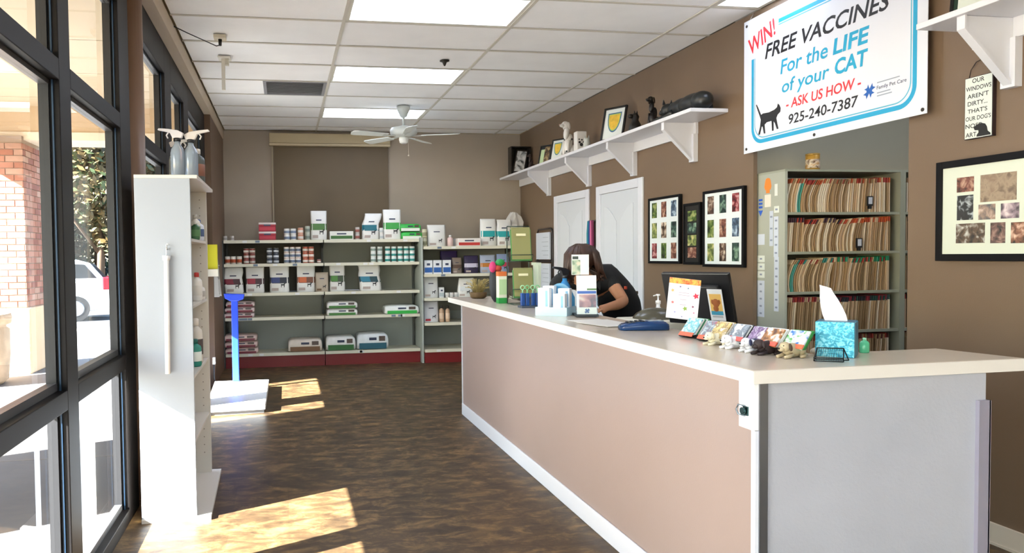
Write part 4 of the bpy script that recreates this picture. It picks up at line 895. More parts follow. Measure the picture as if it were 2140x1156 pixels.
# shadow box with leaning dog picture
t = thing('shadow_box', 'black box frame holding a tilted black and white dog picture, far end of shelf', 'picture frame', (3.07, 9.4, ST))
MB().box(2.96, 2.975, 9.36, 9.50, ST, ST + .36).box(3.215, 3.23, 9.36, 9.50, ST, ST + .36).box(2.975, 3.215, 9.36, 9.50, ST, ST + .015).box(2.975, 3.215, 9.36, 9.50, ST + .345, ST + .36).box(2.975, 3.215, 9.47, 9.50, ST + .015, ST + .345).build('box_frame', P('#15120f', .35), t)
MB().prism([(2.98, 9.38, ST + .02), (3.14, 9.38, ST + .02), (3.21, 9.43, ST + .32), (3.06, 9.43, ST + .33)], (0, .012, 0)).build('inner_frame', P('#3a3029', .4), t)
MB().prism([(3.0, 9.372, ST + .04), (3.13, 9.372, ST + .04), (3.195, 9.422, ST + .30), (3.07, 9.422, ST + .31)], (0, .008, 0)).build('photo', picmat(9, ['#2b2d2e', '#c9cccd', '#f0f1f1'], 14), t)
def sit_dog(name, label, s, loc, rz, body, ear=None, spots=None, nose='#191512'):
    """sitting dog statue, looks along -x before rotation; s = height"""
    root = thing(name, label, 'dog statue', (0, 0, 0))
    ry = lambda a: Matrix.Rotation(radians(a), 3, 'Y')
    mb = MB()
    mb.sphere((.16 * s, 0, .17 * s), (.17 * s, .155 * s, .17 * s), 14, 10).sphere((.03 * s, 0, .36 * s), (.115 * s, .12 * s, .27 * s), 14, 10, ry(16)).sphere((-.05 * s, 0, .63 * s), (.08 * s, .08 * s, .19 * s), 12, 8, ry(12))
    mb.sphere((-.09 * s, 0, .84 * s), (.115 * s, .095 * s, .10 * s), 14, 10).sphere((-.21 * s, 0, .81 * s), (.095 * s, .052 * s, .048 * s), 12, 8)
    for q in (-1, 1):
        mb.tube([(-.03 * s, q * .07 * s, .42 * s), (-.075 * s, q * .075 * s, .2 * s), (-.08 * s, q * .075 * s, .03 * s)], [.055 * s, .042 * s, .04 * s], 10)
        mb.sphere((-.105 * s, q * .075 * s, .03 * s), (.06 * s, .04 * s, .03 * s), 10, 6).sphere((.12 * s, q * .13 * s, .13 * s), (.13 * s, .065 * s, .13 * s), 12, 8).sphere((.0 * s, q * .15 * s, .03 * s), (.09 * s, .04 * s, .03 * s), 10, 6)
    mb.tube([(.3 * s, 0, .06 * s), (.4 * s, .04 * s, .035 * s), (.46 * s, .12 * s, .03 * s)], [.035 * s, .028 * s, .012 * s], 8)
    mb.build('body', body, root)
    mb = MB()
    for q in (-1, 1): mb.sphere((-.045 * s, q * .095 * s, .81 * s), (.05 * s, .02 * s, .10 * s), 10, 8, ry(-14))
    mb.build('ears', ear or body, root)
    MB().sphere((-.305 * s, 0, .825 * s), .022 * s, 8, 6).sphere((-.17 * s, .055 * s, .875 * s), .013 * s, 6, 5).sphere((-.17 * s, -.055 * s, .875 * s), .013 * s, 6, 5).build('nose_and_eyes', P(nose, .3), root)
    if spots:
        mb = MB(); rn = random.Random(2)
        for c, r in (((-.135 * s, -.085 * s, .12 * s), .025), ((.10 * s, -.19 * s, .16 * s), .035), ((.03 * s, -.12 * s, .45 * s), .03), ((.2 * s, -.14 * s, .24 * s), .03)): mb.sphere(c, r * s, 8, 6)
        mb.build('spots', P(spots, .4), root)
    root.location = loc; root.rotation_euler = (0, 0, rz); return root
sit_dog('dog_statue', 'white glossy sitting dog statue with its muzzle raised to the left', 0.40, (3.06, 7.66, ST), radians(25), P('#eceae5', .25), spots='#33363a', nose='#c9a79a')
sit_dog('dog_statue', 'small black sitting dog statue left of the lying black cat', 0.27, (3.08, 5.83, ST), radians(25), P('#17130f', .3), ear=P('#2a1c12', .35))
sit_dog('dog_statue', 'very small dark brown dog figure beside the shadow box', 0.20, (3.05, 8.85, ST), radians(10), P('#2a1d1b', .4))
t = thing('printed_mug', 'square white block with black paw marks beside the white dog statue', 'ornament', (3.08, 7.36, ST))
MB().box(3.02, 3.13, 7.31, 7.40, ST, ST + .215).build('block', P('#e8e6e2', .4), t, bev=0.008)
mb = MB()
for cx, cz, r in ((3.05, .10, .013), (3.075, .125, .009), (3.095, .10, .012), (3.07, .075, .018), (3.045, .13, .008), (3.10, .06, .009)): mb.cyl((cx, 7.3095, ST + cz), (cx, 7.308, ST + cz), r, n=10)
mb.build('paw_marks', P('#2c2f31', .5), t)
t = thing('small_ornament', 'tiny grey-white cat-eared ornament right of the square block', 'ornament', (3.07, 7.17, ST))
MB().lathe((3.07, 7.17, ST), [(.03, 0), (.038, .02), (.036, .07), (.028, .095), (.03, .12)], 12).prism([(3.045, 7.165, ST + .118), (3.062, 7.165, ST + .118), (3.05, 7.165, ST + .15)], (0, .01, 0)).prism([(3.078, 7.165, ST + .118), (3.095, 7.165, ST + .118), (3.092, 7.165, ST + .15)], (0, .01, 0)).build('figure', P('#bfc3be', .4), t)
t = thing('small_ornament', 'small black cat-shaped ornament right of the big certificate frame', 'ornament', (3.1, 6.2, ST))
MB().lathe((3.10, 6.18, ST), [(.05, 0), (.062, .02), (.05, .08), (.028, .12), (.035, .15), (.02, .18)], 14).sphere((3.06, 6.18, ST + .155), (.03, .02, .02), 8, 6).prism([(3.085, 6.17, ST + .17), (3.10, 6.17, ST + .17), (3.09, 6.17, ST + .205)], (0, .012, 0)).prism([(3.104, 6.17, ST + .17), (3.12, 6.17, ST + .17), (3.117, 6.17, ST + .205)], (0, .012, 0)).build('figure', P('#16130f', .4), t)
# lying black cat
t = thing('cat_statue', 'large black cat statue lying along the near end of the long shelf', 'cat statue', (3.08, 5.3, ST))
BC = P('#1a1d1d', .35)
mb = MB().sphere((3.09, 5.22, ST + .072), (.085, .17, .074), 16, 10).sphere((3.09, 5.38, ST + .075), (.07, .13, .07), 14, 10).sphere((3.09, 5.10, ST + .07), (.08, .09, .07), 14, 10)
mb.sphere((3.06, 5.54, ST + .085), (.055, .055, .05), 14, 10).sphere((3.04, 5.59, ST + .07), (.028, .03, .022), 10, 6).sphere((3.08, 5.46, ST + .08), (.055, .07, .055), 12, 8)
for q in (-1, 1):
    mb.tube([(3.09 + q * .05, 5.42, ST + .04), (3.07 + q * .045, 5.56, ST + .022), (3.05 + q * .04, 5.66, ST + .018)], [.03, .022, .018], 8)
    mb.prism([(3.055 + q * .03 - .013, 5.535, ST + .125), (3.055 + q * .03 + .013, 5.535, ST + .125), (3.055 + q * .034, 5.535, ST + .165)], (0, .012, 0))
mb.tube([(3.12, 5.06, ST + .05), (3.16, 5.10, ST + .025), (3.17, 5.25, ST + .018), (3.165, 5.36, ST + .018)], [.022, .02, .018, .01], 8)
mb.build('body', BC, t)
MB().sphere((3.02, 5.575, ST + .095), .006, 6, 5).sphere((3.045, 5.595, ST + .098), .006, 6, 5).build('eyes', P('#b9c2bd', .2), t)
frame(0.2, 0.16, 0.014, 0.016, [(-.07, .07, .04, .12, P('#dfe8de', .5))], P('#1f3a2c', .5), 'dark green frame on the near right shelf, only its foot in view', (3.12, 2.93, ST + .003), radians(-60), TLT)

# ------------------------------------------------------------------ vaccine banner
t = thing('vaccine_banner', 'large white FREE VACCINES banner with blue border and black cat', 'banner', (3.21, 4.0, 2.07))
B(3.2085, 3.2115, 3.268, 4.768, 2.07, 2.985).build('sheet', P('#dfe3ec', 0.35, 0, 0, 1, 0.12, bscale=6), t)
BX = 3.2078
def bt(nm, s, u, v, w, h, col, bold=0.0, shear=0.0, rot=0.0):
    U = Vector((0, -cos(rot), sin(rot))); V = Vector((0, sin(rot), cos(rot)))
    MB().text(s, (BX, 4.768 - u, 2.07 + v), U, V, w, h, bold=bold, shear=shear).build(nm, P(col, .45), t)
CY, RD, BKT = '#1fa5cf', '#e0343c', '#1c1c20'
bt('lettering_win', 'WIN!', 0.062, 0.665, 0.285, 0.115, RD, .018, .10, radians(15))
bt('lettering_free_vaccines', 'FREE VACCINES', 0.228, 0.600, 1.02, 0.098, BKT, .018, .25)
bt('lettering_for_the', 'For the', 0.385, 0.462, 0.42, 0.093, CY, .012, .15)
bt('lettering_life', 'LIFE', 0.850, 0.462, 0.262, 0.093, CY, .03, .15)
bt('lettering_of_your', 'of your', 0.392, 0.312, 0.42, 0.110, CY, .012, .15)
bt('lettering_cat', 'CAT', 0.862, 0.340, 0.245, 0.093, CY, .03, .1)
bt('lettering_ask', '- ASK US HOW -', 0.440, 0.228, 0.625, 0.062, RD, .018, .1)
bt('lettering_phone', '925-240-7387', 0.462, 0.125, 0.580, 0.064, BKT, .012, .1)
bt('lettering_family', 'Family Pet Care', 1.180, 0.182, 0.195, 0.026, '#33425c', .01, 0)
mb = MB()
for v_, w_ in ((.222, .15), (.166, .09), (.150, .10)): mb.box(BX - .0002, BX, 4.768 - 1.182 - w_, 4.768 - 1.182, 2.07 + v_, 2.07 + v_ + .006)
mb.build('small_print', P('#9aa3b2', .5), t)
def stroke(path, wd):
    mb = MB(); L = []; R_ = []
    for i, p in enumerate(path):
        a = path[max(i - 1, 0)]; b = path[min(i + 1, len(path) - 1)]
        d = Vector((b[0] - a[0], b[1] - a[1])).normalized(); n = Vector((-d.y, d.x)) * wd / 2
        L.append((p[0] + n.x, p[1] + n.y)); R_.append((p[0] - n.x, p[1] - n.y))
    pts = [(BX, 4.768 - u, 2.07 + v) for u, v in L + R_]; k = len(path)
    return mb.add(pts, [(i, i + 1, k + i + 1, k + i) for i in range(k - 1)])
def border(ins, wd, nm, col):
    r = 0.10; l, rr, b, tp = .098 + ins, 1.425 - ins, .062 + ins, .815 - ins
    path = [(l, .635)] + [(l + r * (1 - cos(a)), b + r * (1 - sin(a))) for a in [radians(9 * k) for k in range(11)]]
    path += [(rr - r * (1 - sin(a)), b + r * (1 - cos(a))) for a in [radians(9 * k) for k in range(11)]]
    path += [(rr - r * (1 - cos(a)), tp - r * (1 - sin(a))) for a in [radians(9 * k) for k in range(11)]] + [(.365, tp)]
    stroke(path, wd).build(nm, P(col, .45), t)
border(0, .026, 'thick_border', '#22a4d0'); border(.024, .007, 'thin_border', '#5fb4cf')
cat_pts = [(140, 770), (145, 765), (160, 793), (180, 838), (195, 833), (240, 837), (280, 831), (300, 821), (306, 800), (318, 812), (327, 832), (325, 853), (305, 866), (296, 884), (303, 916), (312, 950), (300, 951), (285, 912), (276, 899), (276, 954), (264, 954), (260, 893), (225, 893), (208, 904), (214, 958), (202, 957), (192, 912), (186, 912), (172, 958), (158, 955), (172, 910), (178, 868), (170, 845), (152, 802)]
cp = [((x - 140) / 187 * .255 + .135, (960 - y) / 195 * .215 + .105) for x, y in cat_pts]
import mathutils.geometry as mg
tri = mg.tessellate_polygon([[Vector((a, b, 0)) for a, b in cp]])
MB().add([(BX, 4.768 - a, 2.07 + b) for a, b in cp], [tuple(f) for f in tri]).build('cat_silhouette', P('#16161a', .5), t)
mb = MB()
cx0, cv0 = 1.128, .192
for ang, L_ in ((40, .042), (130, .036), (220, .042), (310, .036)):
    a = radians(ang); ux, uv = cos(a), sin(a); px, pv = -uv, ux
    q = [(cx0 + px * .006, cv0 + pv * .006), (cx0 + ux * L_ + px * .018, cv0 + uv * L_ + pv * .018), (cx0 + ux * (L_ - .01), cv0 + uv * (L_ - .01)), (cx0 + ux * L_ - px * .018, cv0 + uv * L_ - pv * .018), (cx0 - px * .006, cv0 - pv * .006)]
    mb.add([(BX, 4.768 - a_, 2.07 + b_) for a_, b_ in q], [(0, 1, 2), (0, 2, 4), (2, 3, 4)])
mb.box(BX - .0002, BX, 4.768 - cx0 - .02, 4.768 - cx0 + .02, 2.07 + cv0 - .012, 2.07 + cv0 + .012).build('cross_logo', P('#1f5fb4', .45), t)
for u, v in ((.03, .03), (.70, .022), (1.475, .022), (.03, .88), (1.475, .88)):
    MB().cyl((3.2085, 4.768 - u, 2.07 + v), (3.206, 4.768 - u, 2.07 + v), .010, n=12).build('grommet', P('#4a4640', .3, .8), t)
for u in (.03, 1.475):
    MB().tube([(3.207, 4.768 - u, 2.07 + .88), (3.235, 4.768 - u, 3.0), (3.258, 4.768 - u, 3.04)], .002, 5).build('tie', P('#d9d9d6', .5), t)

# ------------------------------------------------------------------ small dog sign
t = thing('dog_sign', 'narrow white wooden sign about dog nose art, hung by a wire', 'sign', (3.25, 3.015, 1.905))
B(3.240, 3.2585, 2.945, 3.088, 1.906, 2.198).build('board', P('#2a1a1c', .5), t)
B(3.2385, 3.240, 2.949, 3.085, 1.909, 2.195).build('face', P('#dfe6dc', .5), t)
for i, (s, w_, dx) in enumerate((('OUR', .062, .036), ('WINDOWS', .128, .004), ("AREN'T", .108, .012), ('DIRTY...', .100, .014), ("THAT'S", .100, .014), ("OUR DOG'S", .128, .004), ('NOSE', .082, .004), ('ART', .056, .005))):
    z0 = 2.172 - i * .0352 - (0.006 if i == 7 else 0)
    MB().text(s, (3.2382, 3.085 - dx, z0 - .004), -Y, Z, w_, .021, bold=.012).build('lettering', P('#26221f', .5), t)
hd = [(.062, .0), (.062, .008), (.072, .02), (.070, .030), (.052, .032), (.046, .045), (.062, .058), (.085, .062), (.105, .055), (.114, .04), (.118, .02), (.132, .008), (.132, 0)]
tri = mg.tessellate_polygon([[Vector((a, b, 0)) for a, b in hd]])
MB().add([(3.2380, 3.085 - a, 1.912 + b) for a, b in hd], [tuple(f) for f in tri]).build('dog_head', P('#15120f', .5), t)
MB().tube([(3.250, 3.075, 2.198), (3.252, 3.07, 2.235), (3.254, 3.045, 2.268), (3.255, 3.015, 2.275), (3.254, 2.985, 2.266), (3.252, 2.962, 2.235), (3.250, 2.957, 2.198)], .0018, 5).build('wire_hanger', P('#2c211b', .4, .5), t)

# ------------------------------------------------------------------ picture frames on the right wall (face -x)
def wframe(ya, yb, z0, z1, border, depth, pics, matb, label, fcol='#0f0f11'):
    """ya > yb: ya is the far side = left in the picture"""
    t = thing('picture_frame', label, 'picture frame', (XR - depth / 2, (ya + yb) / 2, z0))
    xf = XR - depth
    MB().box(xf, XR - .001, yb, yb + border, z0, z1).box(xf, XR - .001, ya - border, ya, z0, z1).box(xf, XR - .001, yb + border, ya - border, z0, z0 + border).box(xf, XR - .001, yb + border, ya - border, z1 - border, z1).build('frame', P(fcol, .5, spec=.15), t, bev=0.002)
    B(xf + .008, XR - .002, yb + border, ya - border, z0 + border, z1 - border).build('mat_board', matb, t)
    for i, (pa, pb, a, b, m) in enumerate(pics):
        B(xf + .0065, xf + .008, pb, pa, a, b).build('photo', m, t)
    return t
PH = [['#1d2216', '#4f6b2c', '#a3a86a'], ['#3a2620', '#7d4a3c', '#c9a58c'], ['#1c2430', '#4a6078', '#b9cddc'], ['#2c3a22', '#7c8c4c', '#d3c88a'], ['#241a16', '#6a5142', '#d8c8b4'], ['#11181c', '#2f4c44', '#86a48c'], ['#2e1616', '#8c2e34', '#d0a4a0']]
def grid9(ya, yb, z0, z1, brd, seed):
    out = []; W_ = ya - yb - 2 * brd; H_ = z1 - z0 - 2 * brd
    for r in range(3):
        for c in range(3):
            cy = ya - brd - W_ * (c + .5) / 3; cz = z1 - brd - H_ * (r + .5) / 3
            out.append((cy + W_ * .088, cy - W_ * .088, cz - H_ * .125, cz + H_ * .125, picmat(seed + r * 3 + c, PH[(r * 3 + c + seed) % 7], 22)))
    return out
MATW = P('#dfe6e6', .5)
wframe(6.20, 5.665, 1.29, 1.868, .022, .03, grid9(6.20, 5.665, 1.29, 1.868, .022, 0), MATW, 'black frame of nine small photos just right of the doors')
wframe(5.62, 5.37, 1.285, 1.78, .02, .025, [(5.558, 5.432, 1.285 + .055 + .098 * k, 1.285 + .055 + .098 * k + .084, picmat(20 + k, PH[(k * 2 + 1) % 7], 24)) for k in range(4)], P('#15110f', .5), 'narrow black frame with four photos, between the two nine-photo frames')
wframe(5.325, 4.805, 1.27, 1.855, .022, .03, grid9(5.325, 4.805, 1.27, 1.855, .022, 4), MATW, 'black frame of nine small photos beside the filing shelves')
bp = [(3.120, 3.031, 1.657, 1.728), (3.118, 3.033, 1.522, 1.641), (2.997, 2.823, 1.601, 1.728), (3.005, 2.922, 1.519, 1.590), (2.895, 2.810, 1.519, 1.588), (3.122, 2.972, 1.411, 1.505), (2.944, 2.873, 1.408, 1.503), (2.846, 2.749, 1.406, 1.500), (2.78, 2.69, 1.60, 1.72), (2.78, 2.70, 1.52, 1.588), (2.72, 2.62, 1.406, 1.50), (2.66, 2.55, 1.52, 1.72)]
cols = [PH[1], ['#0f1214', '#1d2426', '#cfd8dc'], ['#6f5c4c', '#a08c74', '#8a7460'], ['#5a5a5c', '#9c8474', '#d0b8a8'], ['#4a4048', '#9c8890', '#dccccc'], ['#1c1814', '#5c4a38', '#c8c8c0'], ['#181c18', '#6c5048', '#c09c8c'], ['#201c10', '#8c5c44', '#e0bca4'], PH[3], PH[5], PH[4], PH[2]]
wframe(3.232, 2.50, 1.325, 1.815, .034, .032, [(a, b, c, d, picmat(40 + i, cols[i], 26)) for i, (a, b, c, d) in enumerate(bp)], P('#d6dccb', .5), 'large black collage frame of mixed photos cut by the right edge')
# document holders and leashes between the doors and the back corner
t = thing('document_rack', 'dark wire wall rack holding two white document sheets beside the far door', 'document rack', (3.2, 8.85, 0.93))
MB().tube([(3.235, 8.60, .92), (3.235, 8.60, 1.66), (3.235, 8.66, 1.70), (3.235, 9.10, 1.70), (3.235, 9.14, 1.66), (3.235, 9.14, .92)], .012).box(3.205, 3.25, 8.60, 9.14, 1.285, 1.31).box(3.205, 3.25, 8.60, 9.14, .90, .92).build('wire_frame', P('#3a3230', .4), t)
for z0, z1 in ((1.32, 1.655), (0.93, 1.27)):
    f_ = B(3.205, 3.225, 8.635, 9.11, z0, z1).build('pocket', P('#d3dae3', .5), t)
    mb = MB()
    for k in range(5): mb.box(3.2044, 3.205, 8.67, 8.86 + .04 * (k % 2), z0 + .05 + k * .055, z0 + .056 + k * .055)
    mb.build('printed_lines', P('#a4adb8', .5), f_)
for i, (yy, c_, w_, z0, nm) in enumerate(((7.428, '#1f7f8c', .024, 1.02, 'teal'), (7.402, '#1c3f7c', .024, 1.05, 'navy'), (7.376, '#c4648c', .022, 1.00, 'pink'), (7.353, '#6c1440', .011, 1.04, 'maroon'))):
    pass
lt = thing('leash_hook', 'small metal rail above the leashes between the doors', 'hook rail', (3.25, 7.44, 1.73))
B(3.236, 3.2585, 7.352, 7.530, 1.725, 1.74).build('rail', P('#77716a', .4, .6), lt)
for i, (yy, c_, nm) in enumerate(((7.505, '#1f8590', 'teal'), (7.462, '#1c3f86', 'navy blue'), (7.419, '#cf6f96', 'pink'), (7.378, '#741848', 'maroon'))):
    q = MB()
    pts = [(3.222 - .004 * i, yy, 1.735), (3.214, yy + .004, 1.60), (3.212, yy - .004, 1.35), (3.216, yy + .003, 1.10)]
    for j in range(3):
        a, b = Vector(pts[j]), Vector(pts[j + 1])
        q.add([a + Y * .019, a - Y * .019, b - Y * .019, b + Y * .019, a + Y * .019 + X * .012, a - Y * .019 + X * .012, b - Y * .019 + X * .012, b + Y * .019 + X * .012], [(0, 1, 2, 3), (7, 6, 5, 4), (0, 3, 7, 4), (1, 5, 6, 2)] + ([(0, 4, 5, 1)] if j == 0 else []) + ([(3, 2, 6, 7)] if j == 2 else []))
    q.tube([(3.214, yy, 1.11), (3.20, yy + .01, 1.07), (3.214, yy, 1.03), (3.226, yy - .01, 1.07), (3.216, yy, 1.11)], .004)
    q.build('leash', P(c_, .6), label='%s leash hanging between the two white doors' % nm, cat='leash', group='leashes between the doors')
# ------------------------------------------------------------------ filing shelves in the alcove
OG = P('#9b9d8b', 0.45); OGD = P('#6f7063', .5)
t = thing('filing_cabinet', 'tall grey-green open filing cabinet packed with folders, paper strips on its side', 'filing cabinet', (3.8, 4.65, 0))
CF = 4.455
B(3.300, 3.318, CF, 4.86, 0, 1.915).build('side_panel', P('#a9ac9d', .45), t)
B(4.172, 4.214, CF - .002, 4.86, 0, 1.915).build('divider_post', OG, t)
B(4.90, 4.918, CF, 4.86, 0, 1.915).build('side_panel', OG, t)
MB().box(3.318, 4.172, 4.845, 4.86, 0, 1.9).box(4.214, 4.90, 4.845, 4.86, 0, 1.9).build('back_panel', OGD, t)
MB().box(3.300, 4.918, CF, 4.86, 1.915, 1.93).build('top_panel', OG, t)
SHV = [0.05, 0.315, 0.577, 0.842, 1.109, 1.379, 1.644]
for z in SHV:
    MB().box(3.318, 4.172, CF + .002, 4.845, z - .018, z).build('shelf_board', OG, t)
    MB().box(4.214, 4.90, CF + .002, 4.845, z - .018, z).build('shelf_board', OG, t)
# paper strips and notes taped on the side
LP = P('#ccd3de', .6); LI = P('#8b93a6', .6)
def side_note(y0, y1, z0, z1, m, nm='label_strip', rows=0):
    o = B(3.2985, 3.2998, y0, y1, z0, z1).build(nm, m, t)
    if rows:
        mb = MB()
        for k in range(rows):
            zc = z0 + (z1 - z0) * (k + .5) / rows
            mb.box(3.2980, 3.2985, (y0 + y1) / 2 - .012, (y0 + y1) / 2 + .012, zc - .006, zc + .006)
        mb.build('print_marks', LI, o, kind='stuff')
    return o
side_note(4.515, 4.562, .975, 1.345, LP, rows=7); side_note(4.52, 4.567, 1.345, 1.62, LP, rows=5)
side_note(4.575, 4.612, 1.42, 1.66, P('#c3cbd6', .6), rows=3)
side_note(4.665, 4.742, 1.43, 1.505, LP); side_note(4.665, 4.742, .925, 1.18, LP, rows=5)
for z in (1.20, 1.255, 1.31): side_note(4.663, 4.743, z, z + .045, P('#d9ded4', .6), rows=1)
side_note(4.53, 4.56, 1.76, 1.84, P('#dfe2da', .6)); side_note(4.515, 4.565, 1.60 + .045, 1.69, P('#d9ded4', .6), rows=1)
side_note(4.60, 4.665, 1.69, 1.775, P('#e6dccb', .6), 'paper_note')
fig = [(.0, .0), (.03, .0), (.03, .03), (.045, .02), (.06, .045), (.045, .085), (.03, .10), (.0, .105), (-.03, .10), (-.045, .085), (-.06, .045), (-.045, .02), (-.03, .03), (-.03, .0)]
MB().prism([(3.2998, 4.632 - a * .62, 1.785 + b) for a, b in fig], (-.0012, 0, 0)).build('orange_cutout', P('#e8842c', .6), t)['label'] = 'small orange paper shirt cutout'
MB().prism([(3.2998, 4.71, 1.63), (3.2998, 4.735, 1.67), (3.2998, 4.685, 1.67)], (-.001, 0, 0)).box(3.2988, 3.2998, 4.69, 4.73, 1.685, 1.70).box(3.2988, 3.2998, 4.69, 4.73, 1.71, 1.725).box(3.2988, 3.2998, 4.69, 4.73, 1.735, 1.75).build('blue_arrow', P('#2a5cc0', .6), t)
# folders: leaning, bent sheets of manila with coloured tabs; a few shapes shared by all
FC = ['#c4a57c', '#a98a62', '#d6bd98', '#8f7350', '#cdb08c', '#b3936b', '#e6d6ba', '#9c7f5a']
TABS = ['#a33b2e', '#b8562f', '#2f7f5a', '#3a3f4a', '#8c2f3a', '#c9a37a', '#2d8a6a', '#d6bd98']
fold_cache = {}
def folder_mesh(var, fc, tc):
    key = (var, fc, tc)
    if key in fold_cache: return fold_cache[key]
    rn = random.Random(var * 11 + 3)
    lean = [0.0, .018, .034, .05, .026, .042][var]; bend = [0, .002, -.008, -.014, .010, -.006][var]; th = [.009, .006, .008, .0065, .007, .0085][var]; hgt = [.235, .228, .222, .215, .23, .225][var]
    segs = [0, .22, .5, .78, .86, 1.0]
    mb = MB(); d = .26; vs = []
    for u in segs:
        x = lean * u * u + bend * sin(u * pi); z = hgt * u
        vs += [(x - th / 2, 0, z), (x + th / 2, 0, z), (x + th / 2, d, z), (x - th / 2, d, z)]
    for i in range(len(segs) - 1):
        a = i * 4; m = 1 if i == 4 else 0
        for k in range(4): mb.f.append((a + k, a + (k + 1) % 4, a + 4 + (k + 1) % 4, a + 4 + k)); mb.m.append(m); mb.sm.append(False)
    mb.v = vs; mb.f += [(3, 2, 1, 0), (20, 21, 22, 23)]; mb.m += [0, 1]; mb.sm += [False, False]
    me = bpy.data.meshes.new('file_folder'); me.from_pydata(mb.v, [], mb.f)
    me.materials.append(P(fc, .7)); me.materials.append(P(tc, .6)); me.polygons.foreach_set('material_index', mb.m); me.update()
    fold_cache[key] = me; return me
rowname = {6: 'topmost', 5: 'second', 4: 'third', 3: 'fourth', 2: 'fifth'}
rf = random.Random(21)
for ri in (6, 5, 4, 3, 2):
    z = SHV[ri]
    for (xa, xb, n, col) in ((3.324, 4.163, 52, 'left'), (4.222, 4.38, 3, 'right')):
        step = (xb - xa - (0.05 if n > 5 else .03)) / n
        for k in range(n):
            u = k / max(1, n - 1)
            # lean groups follow the photograph: strong lean at the left third, upright at the right
            if n > 5:
                base = {6: [5, 3, 5, 2, 1, 1, 0], 5: [1, 3, 5, 3, 2, 1, 1], 4: [3, 3, 5, 4, 2, 1, 1], 3: [1, 1, 1, 2, 1, 1, 1], 2: [1, 1, 2, 1, 1, 0, 1]}[ri][min(6, int(u * 7))]
            else: base = 0
            if u > .97: base = 0
            var = base
            if ri == 4: tc = rf.choice(['#23865a', '#2d8a6a', '#23865a', '#9c3a30', FC[0]]) if u > .45 else rf.choice(['#2e7d73', '#a33b2e', FC[1], FC[2]])
            elif ri == 5: tc = rf.choice(['#c0562a', '#b8482c', FC[2]]) if u > .5 else rf.choice(['#4a3038', '#3a3036', '#a33b2e', FC[0]])
            elif ri == 6: tc = rf.choice(['#a33b2e', '#b8562f', FC[3], FC[0], '#8a6a4a'])
            elif ri == 3: tc = rf.choice(['#33343c', '#2c4a44', '#8c2f3a', '#26282e']) if u > .3 else rf.choice(['#8c2f3a', FC[4], '#a33b2e'])
            else: tc = rf.choice(['#8c2f2a', '#a33b2e', FC[1], '#5c2a26'])
            fc = rf.choice(FC)
            if n > 5 and ((ri == 6 and k in (5, 6)) or (ri == 4 and k in (2, 3))): fc = '#5fa79c' if k % 2 else '#4b9c86'
            o = bpy.data.objects.new('file_folder', folder_mesh(var, fc, tc)); COL.objects.link(o)
            o.location = (xa + step * (k + .5), CF + .012 + rf.uniform(0, .012), z + 0.0002)
            o['category'] = 'folder'
            tn = {'#a33b2e': 'red', '#b8562f': 'orange', '#2f7f5a': 'green', '#23865a': 'green', '#2d8a6a': 'green', '#9c3a30': 'red', '#2e7d73': 'teal', '#c0562a': 'orange', '#b8482c': 'orange', '#4a3038': 'dark', '#3a3036': 'dark', '#8a6a4a': 'brown', '#33343c': 'black', '#2c4a44': 'dark green', '#8c2f3a': 'maroon', '#26282e': 'black', '#8c2f2a': 'maroon', '#5c2a26': 'dark red'}.get(tc, 'plain')
            nth = '%d%s' % (k + 1, 'th' if 10 < k + 1 < 14 else {1: 'st', 2: 'nd', 3: 'rd'}.get((k + 1) % 10, 'th'))
            if n > 5: o['label'] = '%s folder, %s tab, %s from left, %s cabinet row' % ('green' if fc in ('#5fa79c', '#4b9c86') else 'manila', tn, nth, rowname[ri]); o['group'] = 'folders in the %s row' % rowname[ri]
            else: o['label'] = 'manila folder, %s right of the cabinet post, in the %s row' % (ORD[k], rowname[ri]); o['group'] = 'folders right of the post, %s row' % rowname[ri]
t2 = thing('food_tin', 'small gold and brown tin standing on top of the filing cabinet', 'tin', (3.632, 4.62, 1.93))
MB().lathe((3.632, 4.62, 1.93), [(.042, 0), (.045, .004), (.045, .112), (.042, .118)], 18).build('tin_body', P('#c9993f', .35, .3), t2)
MB().lathe((3.632, 4.62, 1.955), [(.0455, 0), (.046, .001), (.046, .06), (.0455, .061)], 18).build('label_band', picmat(60, ['#6a4326', '#e6d5bd', '#c08a3a'], 30), t2)
MB().lathe((3.632, 4.62, 2.046), [(.043, 0), (.046, .002), (.046, .01), (.04, .012)], 18).build('lid', P('#c8a35a', .3, .5), t2)
for x, z, l in ((3.935, 1.665, 'small black card holder clipped before the top folder row'), (3.855, 1.381, 'small black card holder clipped before the second folder row')):
    q = thing('card_clip', l, 'clip', (x, CF, z))
    B(x - .022, x + .022, CF - .006, CF + .002, z + .02, z + .085).build('holder', P('#1b1c1e', .4), q)
    B(x - .013, x + .015, CF - .0075, CF - .006, z + .032, z + .078).build('card', P('#c9ccd2', .5), q)
    B(x - .01, x + .01, CF - .008, CF + .006, z - .0, z + .02).build('foot', P('#1b1c1e', .4), q)

# ------------------------------------------------------------------ on the counter
CT = 1.0003
